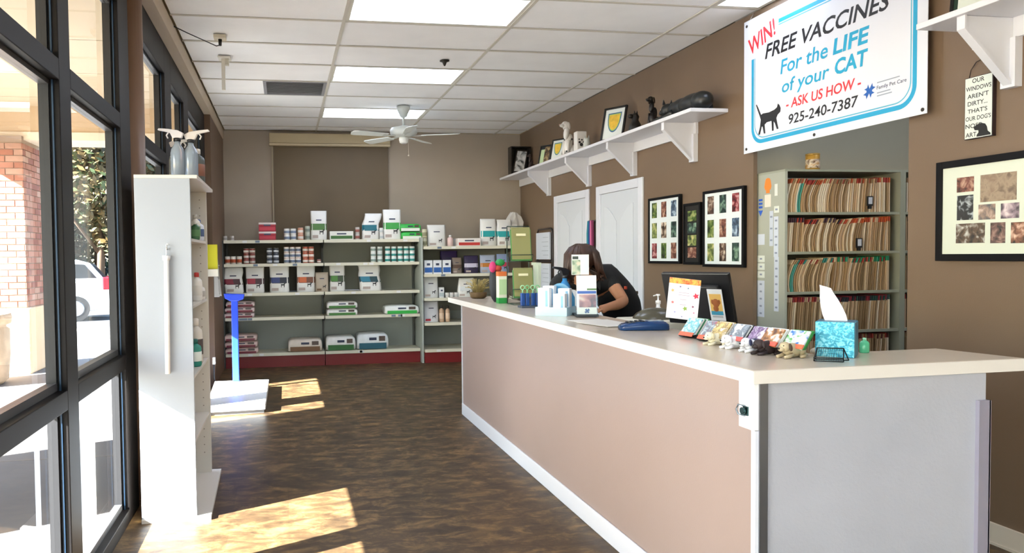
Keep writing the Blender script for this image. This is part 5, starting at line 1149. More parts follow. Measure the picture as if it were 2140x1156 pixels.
# credit card terminal
t = thing('card_terminal', 'dark blue card terminal lying on the counter before the monitor', 'card terminal', (1.74, 3.42, CT))
def loft(mb, secs, m=0):
    n = len(secs[0]); vs = [p for s_ in secs for p in s_]; L = len(secs)
    return mb.add(vs, [(i * n + k, i * n + (k + 1) % n, (i + 1) * n + (k + 1) % n, (i + 1) * n + k) for i in range(L - 1) for k in range(n)] + [tuple(range(n - 1, -1, -1)), tuple((L - 1) * n + k for k in range(n))], m, True)
R_ = Matrix.Rotation(radians(-12), 3, 'Z'); c0 = Vector((1.757, 3.42, CT))
def sec(x, w, h, z0=0.0):
    return [c0 + R_ @ Vector((x, a * w, z0 + b * h)) for a, b in ((-.5, .15), (-.5, .75), (-.38, 1), (.38, 1), (.5, .75), (.5, .15), (.42, 0), (-.42, 0))]
loft(MB(), [sec(-.118, .055, .022), sec(-.10, .085, .032), sec(-.03, .09, .042), (sec(.06, .088, .046)), sec(.10, .08, .042), sec(.118, .06, .03)]).build('body', P('#0d3566', .25), t)
MB().obox(c0 + R_ @ Vector((.055, 0, .0465)), (.075, .055, .004), R_).build('screen', P('#8796a6', .15), t)
mb = MB()
for i in range(4):
    for j in range(3): mb.obox(c0 + R_ @ Vector((-.075 + i * .022, -.024 + j * .024, .0385 + i * .0025)), (.013, .016, .006), R_)
mb.build('keys', P('#1c222c', .4), t)
# clipboard with papers
t = thing('paper_sheets', 'loose white papers lying on the counter beside the display', 'papers', (1.72, 3.85, CT))
R_ = Matrix.Rotation(radians(8), 3, 'Z')
for k, (dx, dy, a) in enumerate(((0, 0, 8), (.01, -.05, 2), (.0, -.17, 12))):
    MB().obox((1.715 + dx, 3.90 + dy, CT + .001 + .0016 * k), (.215, .28, .0014), Matrix.Rotation(radians(a), 3, 'Z')).build('sheet', P('#dcd9d2', .5), t)
# tall brochure display with the cross mark
t = thing('brochure_holder', 'tall clear brochure holder with a blue cross on its white foot card', 'brochure holder', (1.80, 4.21, CT))
# faces the camera
RA = Matrix.Rotation(radians(-14), 3, 'Z'); RL = RA @ Matrix.Rotation(radians(-6), 3, 'X'); o0 = Vector((1.795, 4.20, CT))
def ol(mb, cx, cy, cz, sx, sy, sz, R=RL): return mb.obox(o0 + R @ Vector((cx, cy, cz)), (sx, sy, sz), R)
ol(MB(), 0, .03, .012, .13, .11, .014, RA).build('base', P('#22262b', .3), t)
ol(MB(), 0, .0, .135, .118, .004, .235).build('printed_sheet', P('#efeeec', .4), t)
ol(MB(), 0, -.0035, .205, .116, .002, .045).build('header_card', P('#f2f0ea', .4), t)
ol(MB(), 0, -.005, .150, .112, .002, .016).build('blue_line', P('#3d62b0', .4), t)
ol(MB(), .03, -.0055, .168, .056, .002, .010).build('green_line', P('#557a55', .4), t)
ol(MB(), .004, -.006, .098, .100, .002, .078).build('photo', picmat(71, ['#3a2a2c', '#8c4c50', '#c8897c', '#d9c0b0'], 18), t)
ol(MB(), 0, -.0085, .036, .112, .003, .046).build('foot_card', P('#e9e4d9', .4), t)
mb = MB()
for ang, L_ in ((40, .016), (130, .014), (220, .016), (310, .014)):
    a = radians(ang); ux, uv = cos(a), sin(a); px, pv = -uv, ux
    q = [(px * .003, pv * .003), (ux * L_ + px * .0075, uv * L_ + pv * .0075), (ux * L_ - px * .0075, uv * L_ - pv * .0075), (-px * .003, -pv * .003)]
    mb.add([o0 + RL @ Vector((a_, -.0108, .037 + b_)) for a_, b_ in q], [(0, 1, 2, 3)])
mb.build('cross_mark', P('#1c3f80', .4), t)
MB().obox(o0 + RL @ Vector((0, -.013, .07)), (.126, .002, .13), RL).obox(o0 + RL @ Vector((-.063, .005, .07)), (.002, .034, .13), RL).obox(o0 + RL @ Vector((.063, .005, .07)), (.002, .034, .13), RL).build('clear_front', ACRYL, t)
t = thing('card_stand', 'small clear stand with a green and white leaflet above the tall brochure holder', 'leaflet stand', (1.80, 4.30, CT))
o1 = Vector((1.812, 4.345, CT))
MB().obox(o1 + Vector((0, 0, .008)), (.09, .07, .012), RA).obox(o1 + RA @ Vector((0, 0, .135)), (.012, .006, .25), RA).build('stand', P('#2a2d30', .3), t)
MB().obox(o1 + RA @ Vector((0, -.008, .315)), (.105, .005, .125), RA).build('leaflet', P('#dfe6e4', .4), t)
MB().obox(o1 + RA @ Vector((-.025, -.0112, .30)), (.05, .001, .09), RA).build('photo', picmat(75, ['#54705c', '#a8b8a0', '#d9c8b4'], 22), t)
MB().obox(o1 + RA @ Vector((-.03, -.0125, .358)), (.035, .001, .018), RA).build('dark_logo', P('#2c3a36', .4), t)
MB().obox(o1 + RA @ Vector((.028, -.0112, .315)), (.04, .001, .10), RA).build('pale_blue_panel', P('#cddbe8', .4), t)
# light blue counter tray with white packs
t = thing('display_tray', 'light blue cardboard display tray with white packs on the counter', 'display tray', (1.67, 4.42, CT))
RB = Matrix.Rotation(radians(-38), 3, 'Z'); o2 = Vector((1.685, 4.43, CT)); LB = P('#b9dcec', .4); MBL = P('#4d9bc8', .35)
def o2b(mb, cx, cy, cz, sx, sy, sz): return mb.obox(o2 + RB @ Vector((cx, cy, cz)), (sx, sy, sz), RB)
mb = MB(); o2b(mb, 0, 0, .003, .20, .20, .006); o2b(mb, 0, -.099, .028, .20, .003, .05); o2b(mb, -.099, 0, .028, .003, .20, .05); o2b(mb, .099, 0, .028, .003, .20, .05); mb.build('tray', LB, t)
ring = [(-.095, 0.0)] + [(-.095 + .19 * k / 10, .10 + .09 * sin(pi * k / 10) ** .7) for k in range(11)] + [(.095, 0.0)]
MB().prism([o2 + RB @ Vector((a, .092, .006 + b)) for a, b in ring], RB @ Vector((0, .005, 0))).build('header', MBL, t)
for k, (cx, cy, h_) in enumerate(((-.055, -.05, .165), (.045, -.055, .13), (-.05, .035, .175), (.05, .03, .16))):
    mb = MB(); o2b(mb, cx, cy, .0065 + h_ / 2, .075, .055, h_); mb.build('pack', P('#eef3f7', .35), t, bev=0.004)
    mb = MB(); o2b(mb, cx + .020, cy - .0285, .0065 + h_ * .6, .016, .001, h_ * .6); mb.build('pack_stripe', P('#7fb4da', .4), t)
mb = MB(); o2b(mb, .0, -.1008, .028, .09, .0008, .02); mb.build('print', P('#b8c8d8', .5), t)
# blue spray bottle
t = spray(1.86, 4.72, CT, 0.30, P('#2f7fc0', .25, 0), P('#20242c', .4), 'blue bottle with a black pump head behind the display tray', radians(200), 1.0); t['group'] = 'bottles on the counter'
# crystal-clear small tub
# rack of olive booklets, pet brushes, narrow carton
t = thing('booklet_rack', 'two-tier wire rack of olive green booklets at the far end of the counter', 'booklet rack', (1.79, 5.42, CT))
OLV = P('#94935e', .5); OLG = P('#4c8c4a', .5)
for z0, h_ in ((CT + .155, .04), (CT + .41, .04)):
    pass
mb = MB()
for x in (1.70, 1.875):
    mb.tube([(x, 5.50, CT + .006), (x, 5.50, CT + .60)], .004).tube([(x, 5.50, CT + .006), (x, 5.33, CT + .006)], .004).tube([(x, 5.50, CT + .40), (x, 5.43, CT + .33), (x, 5.40, CT + .38)], .003).tube([(x, 5.46, CT + .06), (x, 5.38, CT + .05), (x, 5.36, CT + .12)], .003)
for z, y in ((.60, 5.50), (.006, 5.33), (.38, 5.40), (.12, 5.36), (.006, 5.50), (.33, 5.43), (.05, 5.38)): mb.tube([(1.70, y, CT + z), (1.875, y, CT + z)], .0035)
mb.build('wire_frame', P('#3b4a3c', .35, .4), t)
for z0, h_, y, k in ((.345, .235, 5.425, 0), (.065, .205, 5.375, 1)):
    for j in range(3):
        f_ = MB().obox((1.7875 + .004 * j, y + .014 * j, CT + z0 + h_ / 2 + .006 * j), (.150, .010, h_), Matrix.Rotation(radians(-7), 3, 'X')).build('booklet', OLV, t, bev=0.002)
    MB().obox((1.7875, y + .004, CT + z0 + h_ * .80), (.075, .015, .018), Matrix.Rotation(radians(-7), 3, 'X')).build('white_label', P('#eee9c0', .5), t)
    MB().obox((1.7875 - .0765, y + .004, CT + z0 + h_ * .5), (.006, .014, h_ * .95), Matrix.Rotation(radians(-7), 3, 'X')).obox((1.7875 + .0765, y + .004, CT + z0 + h_ * .5), (.006, .014, h_ * .95), Matrix.Rotation(radians(-7), 3, 'X')).box(1.705, 1.87, y - .013, y - .008, CT + z0 - .01, CT + z0 + .012).build('green_edge', OLG, t)
MB().box(1.895, 1.915, 5.34, 5.46, CT, CT + .30).box(1.885, 1.925, 5.36, 5.47, CT + .30, CT + .32).build('side_leaflets', P('#c8d3c0', .5), t)
t = thing('brush_tray', 'small tray of blue pet brushes with pale green ring handles', 'brush tray', (1.735, 5.10, CT))
B(1.665, 1.815, 5.05, 5.14, CT, CT + .014).build('tray', P('#4f5a6a', .4), t, bev=0.003)
for k in range(4):
    x = 1.687 + k * .035 + (.006 if k > 1 else 0)
    b_ = B(x - .014, x + .014, 5.075, 5.105, CT + .014, CT + .105).build('brush_body', P('#1f4f9a', .3), t, bev=0.004)
    MB().cyl((x, 5.09, CT + .105), (x, 5.09, CT + .13), .005, n=8).tube([(x + .015 * cos(2 * pi * q / 12), 5.09, CT + .145 + .015 * sin(2 * pi * q / 12)) for q in range(13)], .0038).build('ring_handle', P('#a4dcae' if k % 2 == 0 else '#7fc98c', .35), b_)
t = thing('tall_carton', 'narrow tall white carton with green foot and orange top, left of the booklets', 'carton', (1.69, 5.62, CT))
B(1.655, 1.725, 5.58, 5.65, CT, CT + .25).build('box_body', P('#e6e9d6', .45), t, bev=0.003)
B(1.654, 1.726, 5.579, 5.651, CT + .001, CT + .045).build('green_foot', P('#2fa04c', .45), t)
B(1.654, 1.726, 5.579, 5.651, CT + .215, CT + .2505).build('orange_top', P('#d9733a', .45), t)
MB().box(1.66, 1.72, 5.5785, 5.579, CT + .07, CT + .19).build('green_panel', P('#b9d9a6', .45), t)
t = thing('toy_bundle', 'bright pink and green toy pouch standing behind the narrow carton', 'toy', (1.70, 5.78, CT))
MB().sphere((1.695, 5.80, CT + .155), (.055, .05, .16), 14, 10).build('pouch', P('#20242c', .5), t)
MB().sphere((1.655, 5.745, CT + .285), (.03, .022, .045), 10, 8).build('pink_part', P('#d8407c', .5), t)
MB().sphere((1.715, 5.74, CT + .32), (.04, .022, .03), 10, 8).build('green_part', P('#2f9a52', .5), t)
MB().sphere((1.70, 5.74, CT + .275), (.03, .02, .028), 10, 8).build('red_part', P('#b8402c', .5), t)
# dried grass and brown plush
t = thing('dried_grass', 'low basket of pale dried grass at the far tip of the counter', 'dried plant', (1.70, 6.33, CT))
MB().lathe((1.69, 6.33, CT), [(.05, 0), (.07, .01), (.078, .05), (.07, .055), (.04, .05)], 16).build('basket', P('#6a5334', .8, 0, .2, 30), t)
mb = MB(); rn = random.Random(4)
for k in range(90):
    a = rn.uniform(0, 2 * pi); r = rn.uniform(.02, .12); h = rn.uniform(.06, .15)
    mb.tube([(1.69 + cos(a) * .03, 6.33 + sin(a) * .03, CT + .045), (1.69 + cos(a) * r * .6, 6.33 + sin(a) * r * .5, CT + .045 + h * .7), (1.69 + cos(a) * r, 6.33 + sin(a) * r * .7, CT + .03 + h)], [.0025, .0022, .004], 4)
mb.build('grass', P('#b3a066', .8, 0, .2, 30), t, kind='stuff')
def lie_dog(name, label, loc, rz, s, body, patch=None, cards=None, cat='dog figurine', group=None, ear=None, holder=None, muzzle=None):
    """lying dog figurine, head towards -x; carries a slanted stack of cards on its back"""
    root = thing(name, label, cat, (0, 0, 0), group)
    mb = MB()
    mb.sphere((.02 * s, 0, .28 * s), (.42 * s, .24 * s, .27 * s), 14, 10).sphere((.30 * s, 0, .25 * s), (.24 * s, .27 * s, .24 * s), 12, 8)
    mb.sphere((-.42 * s, 0, .42 * s), (.22 * s, .20 * s, .20 * s), 14, 10).sphere((-.60 * s, 0, .35 * s), (.14 * s, .12 * s, .10 * s), 12, 8)
    mb.sphere((-.30 * s, 0, .30 * s), (.16 * s, .17 * s, .20 * s), 10, 8)
    for q in (-1, 1):
        mb.tube([(-.22 * s, q * .17 * s, .14 * s), (-.42 * s, q * .18 * s, .07 * s), (-.62 * s, q * .17 * s, .06 * s)], [.085 * s, .07 * s, .06 * s], 8)
        mb.tube([(.38 * s, q * .24 * s, .12 * s), (.22 * s, q * .30 * s, .06 * s), (.06 * s, q * .30 * s, .055 * s)], [.09 * s, .06 * s, .055 * s], 8)
    mb.tube([(.50 * s, 0, .10 * s), (.66 * s, .06 * s, .05 * s), (.72 * s, .16 * s, .045 * s)], [.05 * s, .04 * s, .02 * s], 8)
    mb.build('body', body, root)
    mb = MB()
    for q in (-1, 1): mb.sphere((-.36 * s, q * .20 * s, .42 * s), (.09 * s, .045 * s, .15 * s), 10, 8, Matrix.Rotation(radians(q * 14), 3, 'X'))
    mb.build('ears', ear or body, root)
    MB().sphere((-.73 * s, 0, .375 * s), .04 * s, 8, 6).sphere((-.59 * s, .085 * s, .48 * s), .026 * s, 6, 5).sphere((-.59 * s, -.085 * s, .48 * s), .026 * s, 6, 5).build('nose_and_eyes', P('#16120f', .3), root)
    if patch: MB().sphere((.04 * s, 0, .31 * s), (.30 * s, .243 * s, .262 * s), 12, 8).sphere((-.39 * s, .09 * s, .47 * s), (.14 * s, .13 * s, .14 * s), 10, 8).build('patches', patch, root)
    if cards:
        R = Matrix.Rotation(radians(38), 3, 'Y')
        for k, c_ in enumerate(cards):
            MB().obox(Vector((-.06 * s + .009 * k, 0, .34 * s)) + R @ Vector((0, 0, .038)), (.0055, .082, .078), R).build('card', c_, root)
        if holder: MB().obox(Vector((-.06 * s, 0, .34 * s)) + R @ Vector((-.005, 0, .008)), (.004, .09, .018), R).build('holder_lip', holder, root)
    root.location = loc; root.rotation_euler = (0, 0, rz); return root
WC, BLC, GRC = P('#e6e8ea', .4), P('#4a78b4', .4), P('#3d9a58', .4)
bear = lie_dog('plush_toy', 'brown and white plush dog toy beside the dried grass', (1.86, 6.2, CT), radians(60), .17, P('#6b4c34', .9, 0, .2, 40), patch=P('#c8b49a', .9), cat='plush toy', ear=P('#4a3222', .9))
lie_dog('plush_toy', 'dark shaggy plush toy between the dried grass and the narrow carton', (1.80, 5.98, CT), radians(85), .15, P('#3a332c', .9, 0, .2, 40), cat='plush toy')
RZ = radians(8)
def mesh_rack(loc, rz, cards, label):
    """black mesh card rack: two angled mesh plates, cards leaning in it"""
    root = thing('card_rack', label, 'card holder', (0, 0, 0), 'black mesh card racks')
    mb = MB(); R = Matrix.Rotation(radians(36), 3, 'Y')
    mb.obox(Vector((.022, 0, .003)), (.085, .115, .003)).obox(Vector((.042, 0, .028)) , (.003, .115, .055), R)
    mb.obox(Vector((-.02, 0, .010)), (.003, .115, .017), R)
    mb.build('mesh_frame', P('#1a1b1d', .4, .3), root)
    for k, c_ in enumerate(cards):
        MB().obox(Vector((-.002 + .009 * k, 0, .050)), (.0055, .088, .082), R).build('card', c_, root)
    MB().obox(Vector((-.032, 0, .018)), (.002, .09, .020), R).build('orange_stripe', P('#e06a4c', .4), root)
    root.location = loc; root.rotation_euler = (0, 0, rz); return root
P2 = lambda i, c, sc=40: picmat(80 + i, c, sc)
mesh_rack((1.80, 3.05, CT), RZ, [P2(0, ['#bfe0e6', '#5fb0c0', '#e6f0ee']), WC, P('#2f7f5a', .4), P('#e6e8ea', .4), GRC], 'black card rack with turquoise and green cards, first on the left')
mesh_rack((1.80, 2.90, CT), RZ, [P2(1, ['#cfd8dc', '#6f8290', '#a8404c']), WC, P('#45606c', .4)], 'black card rack with grey and red cards, second from the left')
lie_dog('dog_card_holder', 'cream puppy figurine card holder, first dog from the left', (1.755, 2.785, CT), RZ, .088, P('#e2dcc2', .5), patch=None, cards=[P2(2, ['#e0c880', '#8c7440', '#f0e8d0']), WC, P('#c8a860', .4)], group='dog card holders', ear=P('#cfc4a0', .5))
lie_dog('dog_card_holder', 'white dog figurine with a grey nose, second dog from the left', (1.755, 2.665, CT), RZ, .090, P('#eceef2', .4), cards=[P2(3, ['#d8dde2', '#5a6470', '#8f9aa6']), WC, P('#3a4048', .4)], group='dog card holders', ear=P('#d4d8e0', .5), holder=P('#d9544c', .4))
lie_dog('dog_card_holder', 'white and navy spotted dog figurine in the middle of the card holders', (1.765, 2.555, CT), RZ, .090, P('#e6e9f0', .4), patch=P('#2c3658', .4), cards=[P2(4, ['#e8e4ee', '#5c3c6c', '#a08cb0']), WC, P('#3a6a54', .4)], group='dog card holders', ear=P('#2c3658', .5))
lie_dog('dog_card_holder', 'dark brown dog figurine card holder with white and gold cards', (1.765, 2.475, CT), RZ, .095, P('#2c2022', .6, 0, .2, 40), cards=[P2(5, ['#e8e6e2', '#a8743c', '#5c3a20']), WC, P('#efeeea', .4)], group='dog card holders', holder=P('#e0604c', .4))
lie_dog('dog_card_holder', 'tan pug figurine card holder with green and blue cards, nearest dog', (1.80, 2.385, CT), radians(14), .095, P('#b8a888', .5, 0, .15, 30), patch=None, cards=[P2(6, ['#2f6fb8', '#e8eef0', '#3d9a3c']), P('#3f9c48', .4), P('#2c7a3c', .4)], group='dog card holders', ear=P('#4a3c2e', .5), holder=P('#e0704c', .4))
t = thing('small_shell', 'tiny pale stone ornament between the pug and the wire stand', 'ornament', (1.93, 2.42, CT))
MB().sphere((1.93, 2.42, CT + .014), (.03, .02, .014), 10, 7).sphere((1.95, 2.43, CT + .012), (.018, .015, .012), 8, 6).build('stone', P('#c9b8a4', .6, 0, .2, 40), t)
# tissue box
t = thing('tissue_box', 'turquoise patterned tissue box with a white tissue pulled up', 'tissue box', (1.95, 2.40, CT))
RT = Matrix.Rotation(radians(-46), 3, 'Z'); o3 = Vector((1.982, 2.392, CT))
TQ = bpy.data.materials.new('turquoise_print'); TQ.use_nodes = True; nt = TQ.node_tree; b_ = nt.nodes['Principled BSDF']; b_.inputs['Roughness'].default_value = .4
tc = nt.nodes.new('ShaderNodeTexCoord'); vo = nt.nodes.new('ShaderNodeTexNoise'); vo.inputs['Scale'].default_value = 60; vo.inputs['Detail'].default_value = 4; vo.inputs['Distortion'].default_value = 1.5
rr = nt.nodes.new('ShaderNodeValToRGB'); e_ = rr.color_ramp.elements; e_[0].position = .42; e_[0].color = hexc('#1d8fae'); e_[1].position = .60; e_[1].color = hexc('#7fd0e0'); x_ = e_.new(.5); x_.color = hexc('#3fb4cf')
nt.links.new(tc.outputs['Object'], vo.inputs['Vector']); nt.links.new(vo.outputs['Fac'], rr.inputs[0]); nt.links.new(rr.outputs[0], b_.inputs['Base Color'])
MB().obox(o3 + Vector((0, 0, .063)), (.122, .115, .126), RT).build('box', [TQ], t, bev=0.002)
MB().obox(o3 + RT @ Vector((.0622, 0, .063)), (.0012, .110, .122), RT).obox(o3 + Vector((0, 0, .1268)), (.118, .111, .0012), RT).build('dark_side', P('#3f6f86', .4), t)
mb = MB(); vs = []; nn = 7
prof = [(.0, .036, .006), (.02, .038, .012), (.05, .036, .014), (.08, .030, .012), (.105, .024, .008), (.118, .021, .004)]
for zz, a, b2 in prof:
    for j in range(nn):
        u = j / (nn - 1); vs.append(o3 + RT @ Vector((-.002 - zz * .30 + (u - .5) * 2 * a * (1 if zz < .1 else .9), (sin(u * 9 + zz * 22) * b2), .127 + zz + (.012 * (1 - u) if zz > .1 else 0))))
k0 = len(prof) * nn
vs += [v + RT @ Vector((0, .0022, 0)) for v in vs]
fs = [(i * nn + j, i * nn + j + 1, (i + 1) * nn + j + 1, (i + 1) * nn + j) for i in range(len(prof) - 1) for j in range(nn - 1)]
fs += [tuple(q + k0 for q in f[::-1]) for f in fs]
mb.add(vs, fs, 0, True).build('tissue', P('#d9dae0', .8), t)
# black wire stand
t = thing('wire_stand', 'empty black wire mesh card stand in front of the tissue box', 'card holder', (1.86, 2.27, CT))
BKW = P('#14171a', .35, .4)
mb = MB(); R = Matrix.Rotation(radians(-5), 3, 'Z')
A = [Vector((-.058, .0, .004)), Vector((.022, -.038, .004)), Vector((.062, -.008, .004)), Vector((-.030, .036, .004))]
T_ = [Vector((-.035, .018, .046)), Vector((.040, -.012, .046))]
oo = Vector((1.850, 2.262, CT)); g_ = lambda v: oo + R @ v
mb.tube([g_(A[0]), g_(A[1])], .0022).tube([g_(A[1]), g_(T_[1]), g_(A[2])], .0022).tube([g_(A[0]), g_(T_[0]), g_(A[3])], .0022).tube([g_(T_[0]), g_(T_[1])], .0022).tube([g_(A[3]), g_(A[2])], .0022)
mb.tube([g_(A[0]), g_(A[0] + Vector((-.006, -.006, .012))), g_(A[1] + Vector((-.006, -.006, .012))), g_(A[1])], .0022)
mb.build('wire_frame', BKW, t)
mb = MB()
for k in range(1, 12):
    u = k / 12; a = A[0].lerp(A[1], u); b2 = T_[0].lerp(T_[1], u); c2 = A[3].lerp(A[2], u)
    mb.tube([g_(a), g_(b2)], .0004, 3).tube([g_(b2), g_(c2)], .0004, 3)
for k in range(1, 7):
    u = k / 7
    mb.tube([g_(A[0].lerp(T_[0], u)), g_(A[1].lerp(T_[1], u))], .0004, 3).tube([g_(A[3].lerp(T_[0], u)), g_(A[2].lerp(T_[1], u))], .0004, 3)
mb.build('mesh_panel', BKW, t)
t = thing('hand_gel', 'small green bottle of gel to the right of the tissue box', 'bottle', (2.10, 2.44, CT))
MB().lathe((2.13, 2.43, CT), [(.017, 0), (.019, .004), (.019, .036), (.012, .044), (.006, .047)], 16, sx=1, sy=.7).build('bottle_body', P('#57b88c', .2, 0), t)
MB().lathe((2.13, 2.43, CT + .046), [(.0065, 0), (.0065, .009), (.004, .01)], 12).build('cap', P('#9adcb8', .3), t)
# monitor seen from behind with flyers
t = thing('computer_monitor', 'black monitor seen from behind on the low desk, flyers taped to it', 'monitor', (2.20, 3.66, .74))
RM = Matrix.Rotation(radians(-56), 3, 'Z') @ Matrix.Rotation(radians(20), 3, 'X'); om = Vector((2.20, 3.66, 1.135)); MK = P('#18191c', .35)
MB().obox(om, (.37, .028, .30), RM).build('screen_housing', MK, t, bev=0.006)
MB().obox(om + RM @ Vector((0, -.03, -.01)), (.26, .035, .20), RM).build('rear_shell', P('#1f2024', .5), t, bev=0.01)
MB().obox(om + Vector((0, -.0, -.24)), (.06, .04, .24)).obox((om.x, om.y, .75), (.24, .19, .02)).build('stand', MK, t, bev=0.004)
MB().obox(om + RM @ Vector((0, .0152, 0)), (.35, .002, .27), RM).build('screen', P('#20262f', .1), t)
t = thing('autumn_flyer', 'white flyer with autumn leaves and an orange leafy top edge, left on the monitor', 'flyer', (1.97, 3.50, 1.03))
RF = Matrix.Rotation(radians(-20), 3, 'Z') @ Matrix.Rotation(radians(-9), 3, 'X') @ Matrix.Rotation(radians(7), 3, 'Y'); of = Vector((1.972, 3.42, 1.150))
MB().obox(of, (.150, .0015, .205), RF).build('sheet', P('#f3f0f6', .5), t)
MB().obox(of + RF @ Vector((0, -.0012, .088)), (.150, .001, .028), RF).build('leafy_edge', picmat(95, ['#e0522c', '#f08a3c', '#e8c050', '#d8402c'], 60), t)
rn = random.Random(9)
def leaf(cx, cz, r, col):
    pts = []
    for k in range(10):
        a = 2 * pi * k / 10; q = r * (1 if k % 2 else .5); pts.append(of + RF @ Vector((cx + cos(a) * q, -.0012, cz + sin(a) * q)))
    MB().add(pts, [tuple(range(10))]).build('leaf_print', P(col, .5), t)
for cx, cz, r, c_ in ((.058, .02, .017, '#d8304a'), (-.055, .038, .010, '#f0b070'), (-.05, -.022, .009, '#e06a6a'), (.012, -.048, .013, '#8fae4c'), (.048, -.035, .007, '#8c4a6a'), (-.02, .06, .006, '#6a5a8c'), (.018, .055, .006, '#7a8c9c'), (-.035, -.07, .006, '#a0a0d0'), (.055, -.065, .006, '#d090b0'), (.0, -.09, .005, '#9a9ac0')): leaf(cx, cz, r, c_)
mb = MB()
for cz, w_ in ((.03, .05), (.018, .055), (-.004, .03), (-.03, .03)): mb.obox(of + RF @ Vector((.0, -.0012, cz)), (w_, .0006, .003), RF)
mb.build('faint_print', P('#b9a8b8', .5), t)
t = thing('phone_flyer', 'phone-shaped flyer with a tan puppy picture, right on the monitor', 'flyer', (2.17, 3.5, 1.03))
RP = RM; op = om + RM @ Vector((.115, -.052, -.012))
MB().obox(op, (.078, .0018, .178), RP).build('card', P('#e9ecf2', .4), t)
MB().obox(op + RP @ Vector((0, -.0015, .01)), (.062, .001, .105), RP).build('picture', P('#e8bd6c', .5), t)
MB().sphere(op + RP @ Vector((0, -.002, .012)), (.019, .0012, .024), 12, 8, RP).sphere(op + RP @ Vector((-.004, -.002, -.02)), (.014, .0012, .018), 12, 8, RP).sphere(op + RP @ Vector((-.018, -.0025, .018)), (.007, .0012, .014), 8, 6, RP).sphere(op + RP @ Vector((.018, -.0025, .018)), (.007, .0012, .014), 8, 6, RP).build('puppy_print', P('#a8643a', .5), t)
MB().obox(op + RP @ Vector((0, -.0018, -.045)), (.062, .001, .022), RP).build('blue_panel', P('#4aa0c0', .4), t)
MB().obox(op + RP @ Vector((0, -.0018, -.066)), (.055, .001, .010), RP).build('grey_panel', P('#b8bcc4', .4), t)
# printer and soap pump on the low desk
t = thing('desk_printer', 'cream desk printer with a dark rounded lid behind the card terminal', 'printer', (2.16, 4.05, .74))
MB().prism([(1.98, 3.86, .742), (2.36, 3.90, .742), (2.34, 4.24, .742), (1.96, 4.20, .742)], (0, 0, .255)).build('printer_body', P('#d9d6c6', .45), t, bev=0.02)
MB().sphere((2.16, 4.05, .985), (.14, .12, .075), 18, 10).build('dark_lid', P('#4c4a3e', .25, 0), t)
t = thing('soap_pump', 'small white soap pump bottle standing behind the printer', 'bottle', (2.33, 4.34, .74))
MB().lathe((2.33, 4.34, .742), [(.03, 0), (.034, .01), (.034, .24), (.02, .29), (.012, .30), (.012, .32)], 16).build('bottle_body', P('#e9ecf2', .3), t)
MB().lathe((2.33, 4.34, 1.06), [(.016, 0), (.016, .02), (.005, .024), (.005, .05), (.012, .052), (.012, .062)], 12).tube([(2.33, 4.34, 1.118), (2.295, 4.335, 1.112)], .004).build('pump', P('#f2f3f6', .3), t)

# ------------------------------------------------------------------ the receptionist
t = thing('person', 'woman with long brown hair and black short-sleeved top bowed over the counter', 'person', (2.42, 5.05, 0))
SK = P('#b07a58', .5, 0, .04, 12)
J = {'pelvis': ((2.44, 5.06, .92), (.15, .11)), 'waist': ((2.40, 5.00, 1.04), (.125, .095)), 'chest': ((2.22, 4.93, 1.17), (.14, .10)), 'upper': ((2.10, 4.90, 1.225), (.10, .08)),
     'neck': ((2.035, 4.85, 1.275), (.055, .055)), 'neck2': ((2.01, 4.81, 1.305), (.052, .052)), 'head': ((2.00, 4.77, 1.335), (.085, .09)), 'head2': ((2.005, 4.765, 1.375), (.08, .085)), 'jaw': ((1.985, 4.70, 1.285), (.05, .05)),
     'shR': ((2.235, 4.87, 1.215), (.055, .055)), 'elR': ((2.285, 4.72, 1.055), (.040, .040)), 'faR': ((2.17, 4.58, 1.042), (.036, .036)), 'wrR': ((2.04, 4.47, 1.035), (.026, .022)), 'paR': ((1.985, 4.435, 1.022), (.034, .014)),
     'shL': ((1.925, 4.98, 1.19), (.055, .055)), 'elL': ((1.81, 4.90, 1.06), (.040, .040)), 'wrL': ((1.86, 4.68, 1.032), (.026, .022)), 'paL': ((1.875, 4.61, 1.020), (.034, .014)),
     'hipR': ((2.52, 5.02, .85), .085), 'knR': ((2.50, 4.98, .48), .058), 'anR': ((2.52, 5.04, .09), .038), 'toR': ((2.47, 4.90, .035), (.045, .03)),
     'hipL': ((2.37, 5.11, .85), .085), 'knL': ((2.33, 5.09, .48), .058), 'anL': ((2.36, 5.15, .09), .038), 'toL': ((2.30, 5.02, .035), (.045, .03))}
EDG = [('pelvis', 'waist'), ('waist', 'chest'), ('chest', 'upper'), ('upper', 'neck'), ('neck', 'neck2'), ('neck2', 'head'), ('head', 'head2'), ('head', 'jaw'), ('upper', 'shR'), ('shR', 'elR'), ('elR', 'faR'), ('faR', 'wrR'), ('wrR', 'paR'), ('upper', 'shL'), ('shL', 'elL'), ('elL', 'wrL'), ('wrL', 'paL'),
       ('pelvis', 'hipR'), ('hipR', 'knR'), ('knR', 'anR'), ('anR', 'toR'), ('pelvis', 'hipL'), ('hipL', 'knL'), ('knL', 'anL'), ('anL', 'toL')]
skin('body', J, EDG, SK, t, 2)
